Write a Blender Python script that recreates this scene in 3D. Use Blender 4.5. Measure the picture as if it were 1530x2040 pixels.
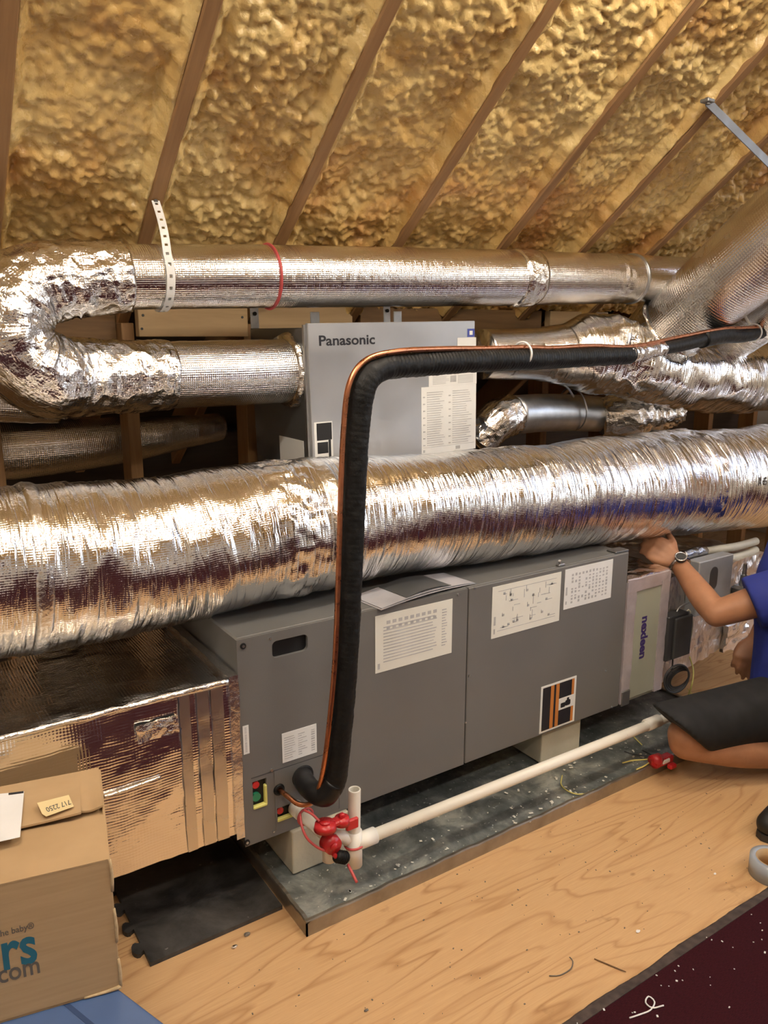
import bpy, bmesh, math, random
import numpy as np
from mathutils import Matrix, Vector

random.seed(7)
for o in list(bpy.data.objects):
    bpy.data.objects.remove(o)
SC = bpy.context.scene
COL = SC.collection

# ------------------------------------------------------------------ camera
CP, CY, CF, CH = math.radians(12.7), math.radians(33.6), 1563.0, 1.36
cf = np.array([math.sin(CY)*math.cos(CP), math.cos(CY)*math.cos(CP), -math.sin(CP)])
cr = np.array([math.cos(CY), -math.sin(CY), 0.0])
cu = np.cross(cr, cf)
CC = np.array([0.0, 0.0, CH])
cam = bpy.data.cameras.new('camera')
cam.sensor_fit = 'VERTICAL'; cam.sensor_height = 36.0; cam.lens = CF/2040*36.0
cam.clip_start = 0.05
camo = bpy.data.objects.new('camera', cam); COL.objects.link(camo)
m = Matrix.Identity(4)
for i in range(3):
    m[i][0] = cr[i]; m[i][1] = cu[i]; m[i][2] = -cf[i]; m[i][3] = CC[i]
camo.matrix_world = m
SC.camera = camo

# ------------------------------------------------------------------ world, exposure
W = bpy.data.worlds.new('world'); SC.world = W; W.use_nodes = True
wn = W.node_tree; wn.nodes.clear()
wo = wn.nodes.new('ShaderNodeOutputWorld'); wb = wn.nodes.new('ShaderNodeBackground')
sk = wn.nodes.new('ShaderNodeTexSky'); sk.sky_type = 'NISHITA'
sk.sun_disc = False; sk.dust_density = 5.0; sk.air_density = .7; sk.ozone_density = .3; sk.sun_elevation = math.radians(35); sk.sun_rotation = math.radians(200)
wb.inputs[1].default_value = 2.6
wn.links.new(sk.outputs[0], wb.inputs[0]); wn.links.new(wb.outputs[0], wo.inputs[0])
SC.view_settings.view_transform = 'Standard'; SC.view_settings.look = 'None'
SC.view_settings.gamma = 1.0; SC.view_settings.use_curve_mapping = False
SC.view_settings.exposure = -0.12
LAMP_POWER = 54.0

# ------------------------------------------------------------------ pixel helpers (1530x2040 frame -> real points)
def ray(x, y): return cf + cr*(x-765)/CF + cu*(1020-y)/CF
def ay(x, y, Y): d = ray(x, y); return CC + d*Y/d[1]
def az(x, y, z): d = ray(x, y); return CC + d*(z-CH)/d[2]
TS = math.tan(math.radians(37.3))
def roofz(Y): return 1.625 + (2.2-Y)*TS
def aroof(x, y):
    d = ray(x, y); t = (roofz(0)-CH)/(d[2]+TS*d[1]); return CC + d*t
def duct_pt(x, t, b, Y, sl=0.0):
    p = ay(x, (t+b)/2, Y); d = (p-CC)@cf
    return p, (b-t)/2*math.cos(math.atan(sl))*d/CF

# ------------------------------------------------------------------ noise
def _h(i, j, k, s=0):
    with np.errstate(over='ignore'):
        n = (i.astype(np.int64)*374761393 + j.astype(np.int64)*668265263 + k.astype(np.int64)*2147483647 + s*974711) & 0xffffffff
        n = ((n ^ (n >> 13))*1274126177) & 0xffffffff
        n = ((n ^ (n >> 16))*2246822519) & 0xffffffff
        n = n ^ (n >> 15)
    return (n & 0xffffff)/float(0xffffff)
def vn(P, f=1.0, s=0):
    P = np.asarray(P, float)*f
    I = np.floor(P).astype(np.int64); T = P-I; T = T*T*(3-2*T)
    r = 0
    for a in (0, 1):
        for b in (0, 1):
            for c in (0, 1):
                w = (T[:, 0] if a else 1-T[:, 0])*(T[:, 1] if b else 1-T[:, 1])*(T[:, 2] if c else 1-T[:, 2])
                r = r + w*_h(I[:, 0]+a, I[:, 1]+b, I[:, 2]+c, s)
    return r*2-1
def worley(P, f=1.0, s=0):
    P = np.asarray(P, float)*f
    I = np.floor(P).astype(np.int64); best = np.full(len(P), 9.0)
    for a in (-1, 0, 1):
        for b in (-1, 0, 1):
            for c in (-1, 0, 1):
                i, j, k = I[:, 0]+a, I[:, 1]+b, I[:, 2]+c
                d = (i+_h(i, j, k, s)-P[:, 0])**2 + (j+_h(i, j, k, s+1)-P[:, 1])**2 + (k+_h(i, j, k, s+2)-P[:, 2])**2
                best = np.minimum(best, d)
    return np.sqrt(best)

# ------------------------------------------------------------------ objects
MAT = {}
def tag(o, label=None, cat=None, group=None, kind=None):
    if label: o['label'] = label
    if cat: o['category'] = cat
    if group: o['group'] = group
    if kind: o['kind'] = kind
    return o
def thing(name, label, cat, loc, rot=(0, 0, 0), group=None, kind=None):
    o = bpy.data.objects.new(name, None); COL.objects.link(o)
    o.empty_display_size = .05
    o.location = loc; o.rotation_euler = rot
    M = Matrix.LocRotScale(Vector([float(v) for v in loc]), __import__('mathutils').Euler(rot), None)
    MAT[o.name] = M
    return tag(o, label, cat, group, kind)
def mesh(name, VF, mat, parent=None, smooth=False, uv=None, local=False, label=None):
    V, F = VF[0], VF[1]
    if uv is None and len(VF) > 2: uv = VF[2]
    V = np.asarray(V, float).reshape(-1, 3)
    loc = np.zeros(3)
    if parent is not None:
        M = MAT[parent.name]
        if not local:
            A = np.array(M.inverted()); V = V@A[:3, :3].T + A[:3, 3]
    else:
        loc = np.array([(V[:, 0].min()+V[:, 0].max())/2, (V[:, 1].min()+V[:, 1].max())/2, V[:, 2].min()])
        V = V-loc
    me = bpy.data.meshes.new(name)
    me.from_pydata(V.tolist(), [], [list(map(int, f)) for f in F])
    if uv is not None:
        ul = me.uv_layers.new(name='UVMap')
        li = np.zeros(len(me.loops), np.int32); me.loops.foreach_get('vertex_index', li)
        uva = np.asarray(uv, float)
        if len(uva) == len(V): uva = uva[li]
        ul.data.foreach_set('uv', uva.ravel())
    if smooth:
        me.polygons.foreach_set('use_smooth', [True]*len(me.polygons))
    me.update()
    for mm in (mat if isinstance(mat, (list, tuple)) else [mat]): me.materials.append(mm)
    o = bpy.data.objects.new(name, me); COL.objects.link(o)
    if parent is not None:
        o.parent = parent; MAT[o.name] = MAT[parent.name]
    else:
        o.location = loc; MAT[o.name] = Matrix.Translation(Vector(loc.tolist()))
    if label: o['label'] = label
    return o
def join(*parts):
    V = []; F = []; n = 0
    for p in parts:
        v = np.asarray(p[0], float).reshape(-1, 3); V.append(v); F += [[i+n for i in f] for f in p[1]]; n += len(v)
    return np.vstack(V), F
def boxg(x0, x1, y0, y1, z0, z1, bev=0.0, seg=1):
    if bev <= 0:
        V = [(x, y, z) for z in (z0, z1) for y in (y0, y1) for x in (x0, x1)]
        return np.array(V, float), [(0, 2, 3, 1), (4, 5, 7, 6), (0, 1, 5, 4), (2, 6, 7, 3), (0, 4, 6, 2), (1, 3, 7, 5)]
    bm = bmesh.new(); bmesh.ops.create_cube(bm, size=1)
    for v in bm.verts:
        v.co = Vector(((x0+x1)/2+v.co.x*(x1-x0), (y0+y1)/2+v.co.y*(y1-y0), (z0+z1)/2+v.co.z*(z1-z0)))
    bmesh.ops.bevel(bm, geom=bm.edges[:], offset=bev, segments=seg, affect='EDGES', profile=.5)
    return frombm(bm)
def frombm(bm):
    bm.verts.index_update()
    V = np.array([v.co[:] for v in bm.verts]); F = [[v.index for v in f.verts] for f in bm.faces]; bm.free()
    return V, F
def frame_of(d):
    d = np.asarray(d, float); d = d/np.linalg.norm(d)
    a = np.array([0, 0, 1.0]) if abs(d[2]) < .9 else np.array([1.0, 0, 0])
    s = np.cross(a, d); s /= np.linalg.norm(s); t = np.cross(d, s)
    return d, s, t
def cyl(p0, p1, r0, r1=None, n=20, cap=True):
    p0 = np.asarray(p0, float); p1 = np.asarray(p1, float); r1 = r0 if r1 is None else r1
    d, s, t = frame_of(p1-p0); V = []; F = []
    for p, r in ((p0, r0), (p1, r1)):
        for i in range(n):
            a = 2*math.pi*i/n; V.append(p+r*(math.cos(a)*s+math.sin(a)*t))
    for i in range(n): F.append((i, (i+1) % n, n+(i+1) % n, n+i))
    if cap: F.append(tuple(range(n-1, -1, -1))); F.append(tuple(range(n, 2*n)))
    return np.array(V), F
def ring(p0, axis, R, r, n=40, m_=10, a0=0, a1=2*math.pi):
    d, s, t = frame_of(axis); V = []; F = []
    full = abs(a1-a0-2*math.pi) < 1e-6; nn = n if full else n+1
    for i in range(nn):
        a = a0+(a1-a0)*i/n; e = math.cos(a)*s+math.sin(a)*t
        for j in range(m_):
            b = 2*math.pi*j/m_; V.append(np.asarray(p0)+e*(R+r*math.cos(b))+d*r*math.sin(b))
    for i in range(n):
        for j in range(m_):
            F.append((i*m_+j, ((i+1) % nn)*m_+j, ((i+1) % nn)*m_+(j+1) % m_, i*m_+(j+1) % m_))
    return np.array(V), F
def spline(P, step, R=None):
    """Catmull-Rom through P (n,3), resampled at about step metres; R radii interpolated alike."""
    P = np.asarray(P, float); n = len(P)
    R = np.zeros(n) if R is None else np.asarray(R, float)*np.ones(n)
    Q = np.hstack([P, R[:, None]])
    E = np.vstack([2*Q[0]-Q[1], Q, 2*Q[-1]-Q[-2]]); out = []
    for i in range(n-1):
        a, b, c, d = E[i], E[i+1], E[i+2], E[i+3]
        k = max(2, int(np.linalg.norm(c[:3]-b[:3])/step))
        t = np.linspace(0, 1, k, endpoint=False)[:, None]
        out.append(.5*((2*b)+(-a+c)*t+(2*a-5*b+4*c-d)*t**2+(-a+3*b-3*c+d)*t**3))
    out.append(Q[-1:]); out = np.vstack(out)
    return out[:, :3], np.maximum(out[:, 3], 1e-4)
def tube(P, R, n=16, step=.02, disp=None, cap=True, raw=False, hemi=False):
    C, r = (np.asarray(P, float), np.asarray(R, float)) if raw else spline(P, step, R)
    if hemi:
        d0 = C[0]-C[1]; d0 /= np.linalg.norm(d0); d1 = C[-1]-C[-2]; d1 /= np.linalg.norm(d1)
        A = [.0, .25, .5, .75]
        pre = [(C[0]+d0*r[0]*math.cos(a*math.pi/2), max(r[0]*math.sin(a*math.pi/2), 1e-4)) for a in A]
        post = [(C[-1]+d1*r[-1]*math.cos(a*math.pi/2), max(r[-1]*math.sin(a*math.pi/2), 1e-4)) for a in A[::-1]]
        C = np.vstack([[p for p, _ in pre], C, [p for p, _ in post]]); r = np.concatenate([[q for _, q in pre], r, [q for _, q in post]])
    T = np.gradient(C, axis=0); T /= np.linalg.norm(T, axis=1)[:, None]+1e-12
    _, s, _t = frame_of(T[0]); S = [s]
    for i in range(1, len(C)):
        s = S[-1]-T[i]*(S[-1]@T[i]); S.append(s/np.linalg.norm(s))
    S = np.array(S); B = np.cross(T, S)
    L = np.concatenate([[0], np.cumsum(np.linalg.norm(np.diff(C, axis=0), axis=1))])
    th = np.linspace(0, 2*math.pi, n, endpoint=False)
    D = np.cos(th)[None, :, None]*S[:, None, :]+np.sin(th)[None, :, None]*B[:, None, :]
    rr = np.repeat(r[:, None], n, 1)
    LL = np.repeat(L[:, None], n, 1); TH = np.repeat(th[None, :], len(C), 0)
    if disp is not None:
        rr = rr+disp(LL.ravel(), TH.ravel(), (C[:, None, :]+D*rr[..., None]).reshape(-1, 3)).reshape(rr.shape)
    V = (C[:, None, :]+D*rr[..., None]).reshape(-1, 3)
    m_ = len(C); F = []
    uvl = []
    for i in range(m_-1):
        for j in range(n):
            k = (j+1) % n
            F.append((i*n+j, i*n+k, (i+1)*n+k, (i+1)*n+j))
            ra, rb = r[i], r[i+1]
            t0, t1 = th[j], th[j]+2*math.pi/n
            rm = float(np.mean(r))
            uvl += [(L[i], t0*rm), (L[i], t1*rm), (L[i+1], t1*rm), (L[i+1], t0*rm)]
    if cap:
        F.append(tuple(range(n-1, -1, -1))); uvl += [(0, 0)]*n
        F.append(tuple(range((m_-1)*n, m_*n))); uvl += [(0, 0)]*n
    return V, F, np.array(uvl)
def prism(poly, o, ex, ey, ez, h):
    """polygon (2-D) in plane ex,ey at o, extruded h along ez"""
    o, ex, ey, ez = (np.asarray(v, float) for v in (o, ex, ey, ez)); n = len(poly)
    V = [o+ex*a+ey*b for a, b in poly]+[o+ex*a+ey*b+ez*h for a, b in poly]
    F = [tuple(range(n-1, -1, -1)), tuple(range(n, 2*n))]+[(i, (i+1) % n, n+(i+1) % n, n+i) for i in range(n)]
    return np.array(V), F
def rrect(w, h, r, k=5):
    out = []
    for cx, cy, a0 in ((w/2-r, h/2-r, 0), (-w/2+r, h/2-r, 90), (-w/2+r, -h/2+r, 180), (w/2-r, -h/2+r, 270)):
        for i in range(k+1):
            a = math.radians(a0+90*i/k); out.append((cx+r*math.cos(a), cy+r*math.sin(a)))
    return out
def foilbox(x0, x1, y0, y1, z0, z1, res=.012, amp=.004, f=18, s=0, taper=None):
    """box of six fine grids, pushed about by a vector noise so edges stay shut"""
    Vs = []; F = []; uv = []; n0 = 0
    def face(o, a, b):
        nonlocal n0
        na = max(2, int(np.linalg.norm(a)/res)); nb = max(2, int(np.linalg.norm(b)/res))
        A, Bq = np.meshgrid(np.linspace(0, 1, na+1), np.linspace(0, 1, nb+1), indexing='ij')
        Vs.append(np.asarray(o, float)+A.ravel()[:, None]*np.asarray(a, float)+Bq.ravel()[:, None]*np.asarray(b, float))
        la, lb = np.linalg.norm(a), np.linalg.norm(b)
        for i in range(na):
            for j in range(nb):
                q = (i*(nb+1)+j, (i+1)*(nb+1)+j, (i+1)*(nb+1)+j+1, i*(nb+1)+j+1)
                F.append([n0+k for k in q])
                uv.extend([(i/na*la, j/nb*lb), ((i+1)/na*la, j/nb*lb), ((i+1)/na*la, (j+1)/nb*lb), (i/na*la, (j+1)/nb*lb)])
        n0 += (na+1)*(nb+1)
    X, Y, Z = x1-x0, y1-y0, z1-z0
    face((x0, y0, z0), (X, 0, 0), (0, 0, Z)); face((x1, y1, z0), (-X, 0, 0), (0, 0, Z))
    face((x0, y1, z0), (0, -Y, 0), (0, 0, Z)); face((x1, y0, z0), (0, Y, 0), (0, 0, Z))
    face((x0, y0, z1), (X, 0, 0), (0, Y, 0)); face((x0, y1, z0), (X, 0, 0), (0, -Y, 0))
    V = np.vstack(Vs)
    if taper: V = taper(V)
    V = V+amp*np.stack([vn(V, f, s+k)+.5*vn(V, f*2.7, s+k+5) for k in range(3)], 1)
    return V, F, np.array(uv)

def text_geo(txt, size, bold=0.0, align='LEFT', extr=0.0):
    c = bpy.data.curves.new('txt', 'FONT'); c.body = txt; c.size = size; c.offset = bold; c.extrude = extr
    c.align_x = align; c.align_y = 'CENTER'; c.resolution_u = 3
    o = bpy.data.objects.new('txt', c); COL.objects.link(o)
    dg = bpy.context.evaluated_depsgraph_get()
    me = bpy.data.meshes.new_from_object(o.evaluated_get(dg))
    V = np.array([v.co[:] for v in me.vertices]); F = [list(p.vertices) for p in me.polygons]
    bpy.data.objects.remove(o); bpy.data.curves.remove(c); bpy.data.meshes.remove(me)
    return V, F
def place(VF, o, ex, ey, ez=None):
    ex, ey = np.asarray(ex, float), np.asarray(ey, float); ez = np.cross(ex, ey) if ez is None else np.asarray(ez, float)
    V = np.asarray(VF[0], float)
    return np.asarray(o, float)+V[:, :1]*ex+V[:, 1:2]*ey+V[:, 2:3]*ez, VF[1]

# ------------------------------------------------------------------ materials
class NT:
    def __init__(s, name):
        s.m = bpy.data.materials.new(name); s.m.use_nodes = True; s.t = s.m.node_tree
        s.b = s.t.nodes['Principled BSDF']
    def n(s, t, **k):
        x = s.t.nodes.new(t)
        for a, v in k.items(): setattr(x, a, v)
        return x
    def l(s, a, b): s.t.links.new(a, b)
    def val(s, sock, v):
        if hasattr(v, 'is_linked') or isinstance(v, bpy.types.NodeSocket): s.l(v, sock)
        else: sock.default_value = v
    def math(s, op, a, b=None, c=None):
        x = s.n('ShaderNodeMath', operation=op); s.val(x.inputs[0], a)
        if b is not None: s.val(x.inputs[1], b)
        if c is not None: s.val(x.inputs[2], c)
        return x.outputs[0]
    def noise(s, vec, scale, detail=3, rough=.5, dist=0):
        x = s.n('ShaderNodeTexNoise'); x.inputs['Scale'].default_value = scale; x.inputs['Detail'].default_value = detail
        x.inputs['Roughness'].default_value = rough; x.inputs['Distortion'].default_value = dist
        if vec is not None: s.l(vec, x.inputs['Vector'])
        return x.outputs['Fac']
    def ramp(s, fac, stops):
        x = s.n('ShaderNodeValToRGB'); e = x.color_ramp.elements
        while len(e) < len(stops): e.new(.5)
        for i, (p, c) in enumerate(stops):
            e[i].position = p; e[i].color = (*c, 1) if len(c) == 3 else c
        s.l(fac, x.inputs[0]); return x.outputs[0]
    def mapr(s, v, a, b, c=0., d=1.):
        x = s.n('ShaderNodeMapRange'); s.l(v, x.inputs[0])
        for i, q in enumerate((a, b, c, d)): x.inputs[i+1].default_value = q
        return x.outputs[0]
    def mapping(s, vec, scale=(1, 1, 1), rot=(0, 0, 0)):
        x = s.n('ShaderNodeMapping'); x.inputs['Scale'].default_value = scale; x.inputs['Rotation'].default_value = rot
        s.l(vec, x.inputs['Vector']); return x.outputs[0]
    def obj(s): return s.n('ShaderNodeTexCoord').outputs['Object']
    def uv(s): return s.n('ShaderNodeTexCoord').outputs['UV']
    def pos(s): return s.n('ShaderNodeNewGeometry').outputs['Position']
    def bump(s, h, strength=.3, dist=.01, prev=None):
        x = s.n('ShaderNodeBump'); x.inputs['Strength'].default_value = strength; x.inputs['Distance'].default_value = dist
        s.l(h, x.inputs['Height'])
        if prev is not None: s.l(prev, x.inputs['Normal'])
        return x.outputs[0]
    def set(s, col=None, rough=None, metal=None, norm=None, spec=None, emit=None, estr=None, trans=None, coat=None):
        I = s.b.inputs
        for k, v in (('Base Color', col), ('Roughness', rough), ('Metallic', metal), ('Normal', norm), ('Specular IOR Level', spec),
                     ('Emission Color', emit), ('Emission Strength', estr), ('Transmission Weight', trans), ('Coat Weight', coat)):
            if v is None: continue
            if isinstance(v, tuple) and len(v) == 3: v = (*v, 1)
            s.val(I[k], v)
        return s.m
def plain(name, col, rough=.5, metal=0., var=.12, scale=12, bump=0., bscale=80, spec=.5):
    t = NT(name); o = t.obj()
    f = t.noise(o, scale, 4, .6)
    a = tuple(max(0, c*(1-var)) for c in col); b = tuple(min(1, c*(1+var)) for c in col)
    c = t.ramp(f, [(.3, a), (.7, b)])
    r = t.mapr(t.noise(o, scale*2, 2), .3, .7, max(.02, rough*.85), min(1, rough*1.15))
    nm = t.bump(t.noise(o, bscale, 3), bump, .004) if bump else None
    return t.set(col=c, rough=r, metal=metal, norm=nm, spec=spec)
def foil(name, rough=.2, dim=.35, pitch=.013, crink=.25, cscale=45, tint=(.9, .89, .875), aniso=1.0, big=0.0, ribs=0.0):
    t = NT(name); u = t.uv(); sep = t.n('ShaderNodeSeparateXYZ'); t.l(u, sep.inputs[0])
    k = 2*math.pi/pitch
    a = t.math('SINE', t.math('MULTIPLY', t.math('ADD', sep.outputs[0], sep.outputs[1]), k))
    b = t.math('SINE', t.math('MULTIPLY', t.math('SUBTRACT', sep.outputs[0], sep.outputs[1]), k))
    h = t.math('MULTIPLY', a, b)
    nm = t.bump(h, dim, .0012) if dim > 0 else None
    mp = t.mapping(u, (aniso, 1, 1))
    nm = t.bump(t.noise(mp, cscale, 4, .6, .4), crink, .006, nm)
    if big > 0:
        v = t.n('ShaderNodeTexVoronoi', feature='F1'); v.inputs['Scale'].default_value = 28; t.l(mp, v.inputs['Vector'])
        nm = t.bump(v.outputs['Distance'], big, .012, nm)
    if ribs > 0:                                   # creases running round the duct
        for sc_, st_, ds_ in (((26, 2.2, 1), ribs, .010), ((70, 5, 1), ribs*.7, .005)):
            q = t.noise(t.mapping(u, sc_), 1.0, 2, .5, .3)
            nm = t.bump(t.math('POWER', t.math('ABSOLUTE', t.math('MULTIPLY', t.math('SUBTRACT', q, .5), 2.6)), .6), st_, ds_, nm)
    r = t.mapr(t.noise(u, 9, 3), .3, .7, rough*.75, rough*1.3)
    return t.set(col=tint, rough=r, metal=1.0, norm=nm)

def mat_wood(name, c1, c2, axis=0, scale=1.0, rough=.6):
    t = NT(name); o = t.pos(); sc = [14, 14, 14]; sc[axis] = 1.2
    n = t.noise(t.mapping(o, tuple(q*scale for q in sc)), 3, 5, .6, .6)
    c = t.ramp(n, [(.3, c1), (.7, c2)])
    return t.set(col=c, rough=rough, norm=t.bump(n, .15, .003))
M = {}
def make_materials():
    # spray foam
    t = NT('spray_foam'); p = t.pos()
    n1 = t.noise(p, 2.6, 3, .6, .5); n2 = t.noise(p, 40, 3, .6)
    c = t.ramp(n1, [(.30, (.51, .25, .08)), (.44, (.61, .385, .13)), (.60, (.70, .51, .215))])
    t.set(col=c, rough=t.mapr(n2, .3, .7, .22, .40), norm=t.bump(t.noise(p, 80, 4, .6), .6, .006), spec=.7)
    M['foam'] = t.m
    t = NT('foam_far'); p = t.pos()
    v = t.n('ShaderNodeTexVoronoi', feature='F1'); v.inputs['Scale'].default_value = 26; t.l(p, v.inputs['Vector'])
    c = t.ramp(t.noise(p, 2.6, 3, .6, .5), [(.32, (.50, .24, .075)), (.46, (.56, .335, .11)), (.62, (.62, .42, .16))])
    M['foam_far'] = t.set(col=c, rough=.4, norm=t.bump(v.outputs['Distance'], .8, .02))
    # rafters with overspray
    t = NT('rafter_wood'); p = t.pos()
    n = t.noise(t.mapping(p, (30, 2, 2)), 2, 4, .6)
    c = t.ramp(n, [(.25, (.25, .13, .055)), (.7, (.36, .20, .085))])
    M['rafter'] = t.set(col=c, rough=.6, norm=t.bump(n, .1, .003))
    M['stud'] = mat_wood('stud_wood', (.20, .10, .038), (.30, .165, .065), 2)
    M['board'] = mat_wood('pine_board', (.36, .235, .115), (.48, .33, .175), 0, .6)
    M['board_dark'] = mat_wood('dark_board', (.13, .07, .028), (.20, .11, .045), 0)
    M['sheath'] = mat_wood('shaded_sheathing', (.035, .022, .013), (.055, .034, .02), 0)  # near-black wood colour stands in for the unlit eave behind the studs
    # plywood floor
    t = NT('plywood'); p = t.pos()
    w = t.noise(t.mapping(p, (.5, 3.4, 1)), 1.6, 3, .45, .5)
    bands = t.math('FRACT', t.math('MULTIPLY', w, 15.0))
    line = t.ramp(bands, [(0, (1, 1, 1)), (.10, (.35, .35, .35)), (.22, (0, 0, 0)), (.86, (0, 0, 0)), (1, (1, 1, 1))])
    fine = t.noise(t.mapping(p, (4, 120, 1)), 3, 4, .6)
    base = t.ramp(fine, [(.25, (.50, .305, .145)), (.75, (.60, .385, .195))])
    mx = t.n('ShaderNodeMix', data_type='RGBA', blend_type='MIX')
    soft = t.math('MULTIPLY', line, t.mapr(t.noise(p, 3.5, 2), .35, .65, .25, .8))
    t.l(soft, mx.inputs[0]); t.l(base, mx.inputs[6]); mx.inputs[7].default_value = (.33, .165, .065, 1)
    vor = t.n('ShaderNodeTexVoronoi', feature='F1'); vor.inputs['Scale'].default_value = 5.5; t.l(t.mapping(p, (1, 1.6, 1)), vor.inputs['Vector'])
    kn = t.mapr(vor.outputs['Distance'], .06, .02, 0, .55)
    st = t.mapr(t.noise(p, 7, 4, .7), .66, .75, 0, .45)
    d = t.math('MAXIMUM', kn, st)
    mx2 = t.n('ShaderNodeMix', data_type='RGBA', blend_type='MIX'); t.l(d, mx2.inputs[0]); t.l(mx.outputs[2], mx2.inputs[6]); mx2.inputs[7].default_value = (.22, .115, .05, 1)
    M['ply'] = t.set(col=mx2.outputs[2], rough=t.mapr(t.noise(p, 5, 3), .3, .7, .42, .6), norm=t.bump(fine, .08, .002), spec=.4)
    # rug
    t = NT('rug_pile'); p = t.pos()
    n = t.noise(t.mapping(p, (60, 400, 1)), 2, 4, .7); n2 = t.noise(p, 6, 3)
    c = t.ramp(n, [(.3, (.012, .002, .004)), (.75, (.065, .008, .014))])
    M['rug'] = t.set(col=c, rough=.9, norm=t.bump(n, .6, .004), spec=.15)
    M['rug_edge'] = plain('rug_binding', (.055, .04, .035), .9, var=.5, scale=60, bump=.4)
    # foils
    M['foil_straight'] = foil('foil_straight', .14, .24, .011, .22, 40, ribs=.10)
    M['foil_flex'] = foil('foil_flex', .15, .12, .011, .25, 34, aniso=2.5, ribs=.42)
    M['foil_dimple'] = foil('foil_dimpled', .16, .42, .012, .22, 40)
    M['foil_crumple'] = foil('foil_crumpled', .14, .12, .012, .55, 60, big=.55)
    M['foil_dull'] = foil('foil_dull', .28, .05, .013, .15, 30, tint=(.72, .70, .67))
    M['foil_dark'] = foil('foil_brown_top', .30, .12, .011, .25, 20, tint=(.70, .66, .60))
    M['foil_tape'] = foil('foil_tape', .22, 0, .013, .35, 70, tint=(.82, .81, .80))
    M['foil_box'] = foil('foil_board', .13, .15, .0135, .30, 16, aniso=.3)
    M['galv'] = plain('galvanised', (.55, .56, .57), .38, 1.0, .15, 25)
    M['galv_panel'] = plain('brushed_panel', (.47, .485, .51), .36, .75, .05, 6)
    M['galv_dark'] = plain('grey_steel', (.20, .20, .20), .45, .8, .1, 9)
    # cabinet grey paint
    M['grey'] = plain('grey_paint', (.145, .141, .135), .42, .0, .05, 5, bump=.05, bscale=300)
    M['grey_dark'] = plain('dark_seam', (.05, .05, .05), .6)
    M['slot'] = plain('slot_black', (.006, .006, .007), .5)
    M['white_label'] = plain('white_label', (.72, .72, .70), .55, var=.03)
    M['cream_label'] = plain('cream_label', (.70, .69, .62), .55, var=.03)
    M['ink'] = plain('grey_ink', (.42, .42, .42), .6, var=.2)
    M['ink_dark'] = plain('dark_ink', (.06, .06, .07), .6)
    M['ink_navy'] = plain('navy_ink', (.02, .02, .07), .5)
    M['ink_black'] = plain('black_ink', (.012, .012, .018), .5)
    M['ink_violet'] = plain('violet_ink', (.045, .025, .14), .5)
    M['ink_teal'] = plain('teal_ink', (.02, .13, .19), .6)
    M['ink_brown'] = plain('brown_grey_ink', (.13, .11, .09), .6)
    M['ink_blue'] = plain('blue_sticker', (.05, .07, .33), .4)
    M['orange'] = plain('orange_print', (.52, .19, .04), .5)
    M['black_rubber'] = plain('black_insulation', (.008, .008, .008), .5, var=.3, scale=40, bump=.3, bscale=120, spec=.25)
    M['black_tape'] = plain('black_tape', (.010, .010, .011), .35, var=.3, scale=40, spec=.3)
    M['copper'] = plain('copper', (.60, .25, .13), .3, 1.0, .2, 30)
    M['pvc'] = plain('white_pvc', (.80, .775, .70), .32, var=.03)
    M['pvc_print'] = plain('pvc_print', (.45, .43, .40), .5)
    M['red'] = plain('red_plastic', (.50, .018, .022), .3, var=.15)
    M['red_wire'] = plain('red_wire', (.48, .07, .07), .45)
    M['yellow'] = plain('yellow_foam', (.68, .66, .20), .7)
    M['yellow_wire'] = plain('yellow_wire', (.62, .55, .16), .5)
    M['green'] = plain('green_plastic', (.02, .20, .10), .4)
    M['block'] = plain('tan_block', (.47, .43, .33), .85, var=.1, bump=.2)
    # drain pan: dirty galvanised
    t = NT('dirty_pan'); p = t.pos()
    n = t.noise(p, 9, 5, .65, .4); sp = t.noise(p, 70, 3, .6)
    c = t.ramp(n, [(.34, (.10, .115, .115)), (.50, (.22, .24, .235)), (.66, (.46, .48, .44))])
    mx = t.n('ShaderNodeMix', data_type='RGBA'); t.l(t.mapr(sp, .64, .70, 0, .8), mx.inputs[0]); t.l(c, mx.inputs[6]); mx.inputs[7].default_value = (.7, .72, .7, 1)
    M['pan'] = t.set(col=mx.outputs[2], rough=t.mapr(n, .3, .7, .3, .6), metal=.55, norm=t.bump(t.noise(p, 6, 3), .25, .02))
    M['pan_edge'] = plain('pan_edge', (.36, .33, .28), .38, .85, .25, 10)
    # rubber mat
    t = NT('rubber_mat'); p = t.pos()
    n = t.noise(p, 7, 5, .7, .5); sp = t.noise(p, 60, 2)
    c = t.ramp(n, [(.38, (.014, .013, .012)), (.70, (.085, .080, .076))])
    mx = t.n('ShaderNodeMix', data_type='RGBA'); t.l(t.mapr(sp, .74, .78, 0, .5), mx.inputs[0]); t.l(c, mx.inputs[6]); mx.inputs[7].default_value = (.35, .33, .31, 1)
    M['mat'] = t.set(col=mx.outputs[2], rough=t.mapr(n, .3, .7, .45, .7), norm=t.bump(t.noise(p, 220, 2), .2, .002))
    # cardboard
    t = NT('cardboard'); o = t.obj()
    n = t.noise(t.mapping(o, (1, 1, 18)), 6, 4, .6); s2 = t.noise(o, 5, 4, .6)
    c = t.ramp(n, [(.3, (.41, .275, .145)), (.7, (.47, .325, .18))])
    M['card'] = t.set(col=c, rough=.75, norm=t.bump(s2, .12, .01), spec=.25)
    M['card_edge'] = plain('cardboard_edge', (.50, .37, .21), .85, var=.2, scale=90)
    M['note'] = plain('sticky_note', (.74, .60, .32), .7, var=.04)
    M['paper'] = plain('paper', (.75, .75, .75), .6, var=.03)
    M['blue_plastic'] = plain('blue_plastic', (.07, .125, .27), .35, var=.06)
    M['blue_groove'] = plain('blue_groove', (.03, .06, .15), .5)
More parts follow.
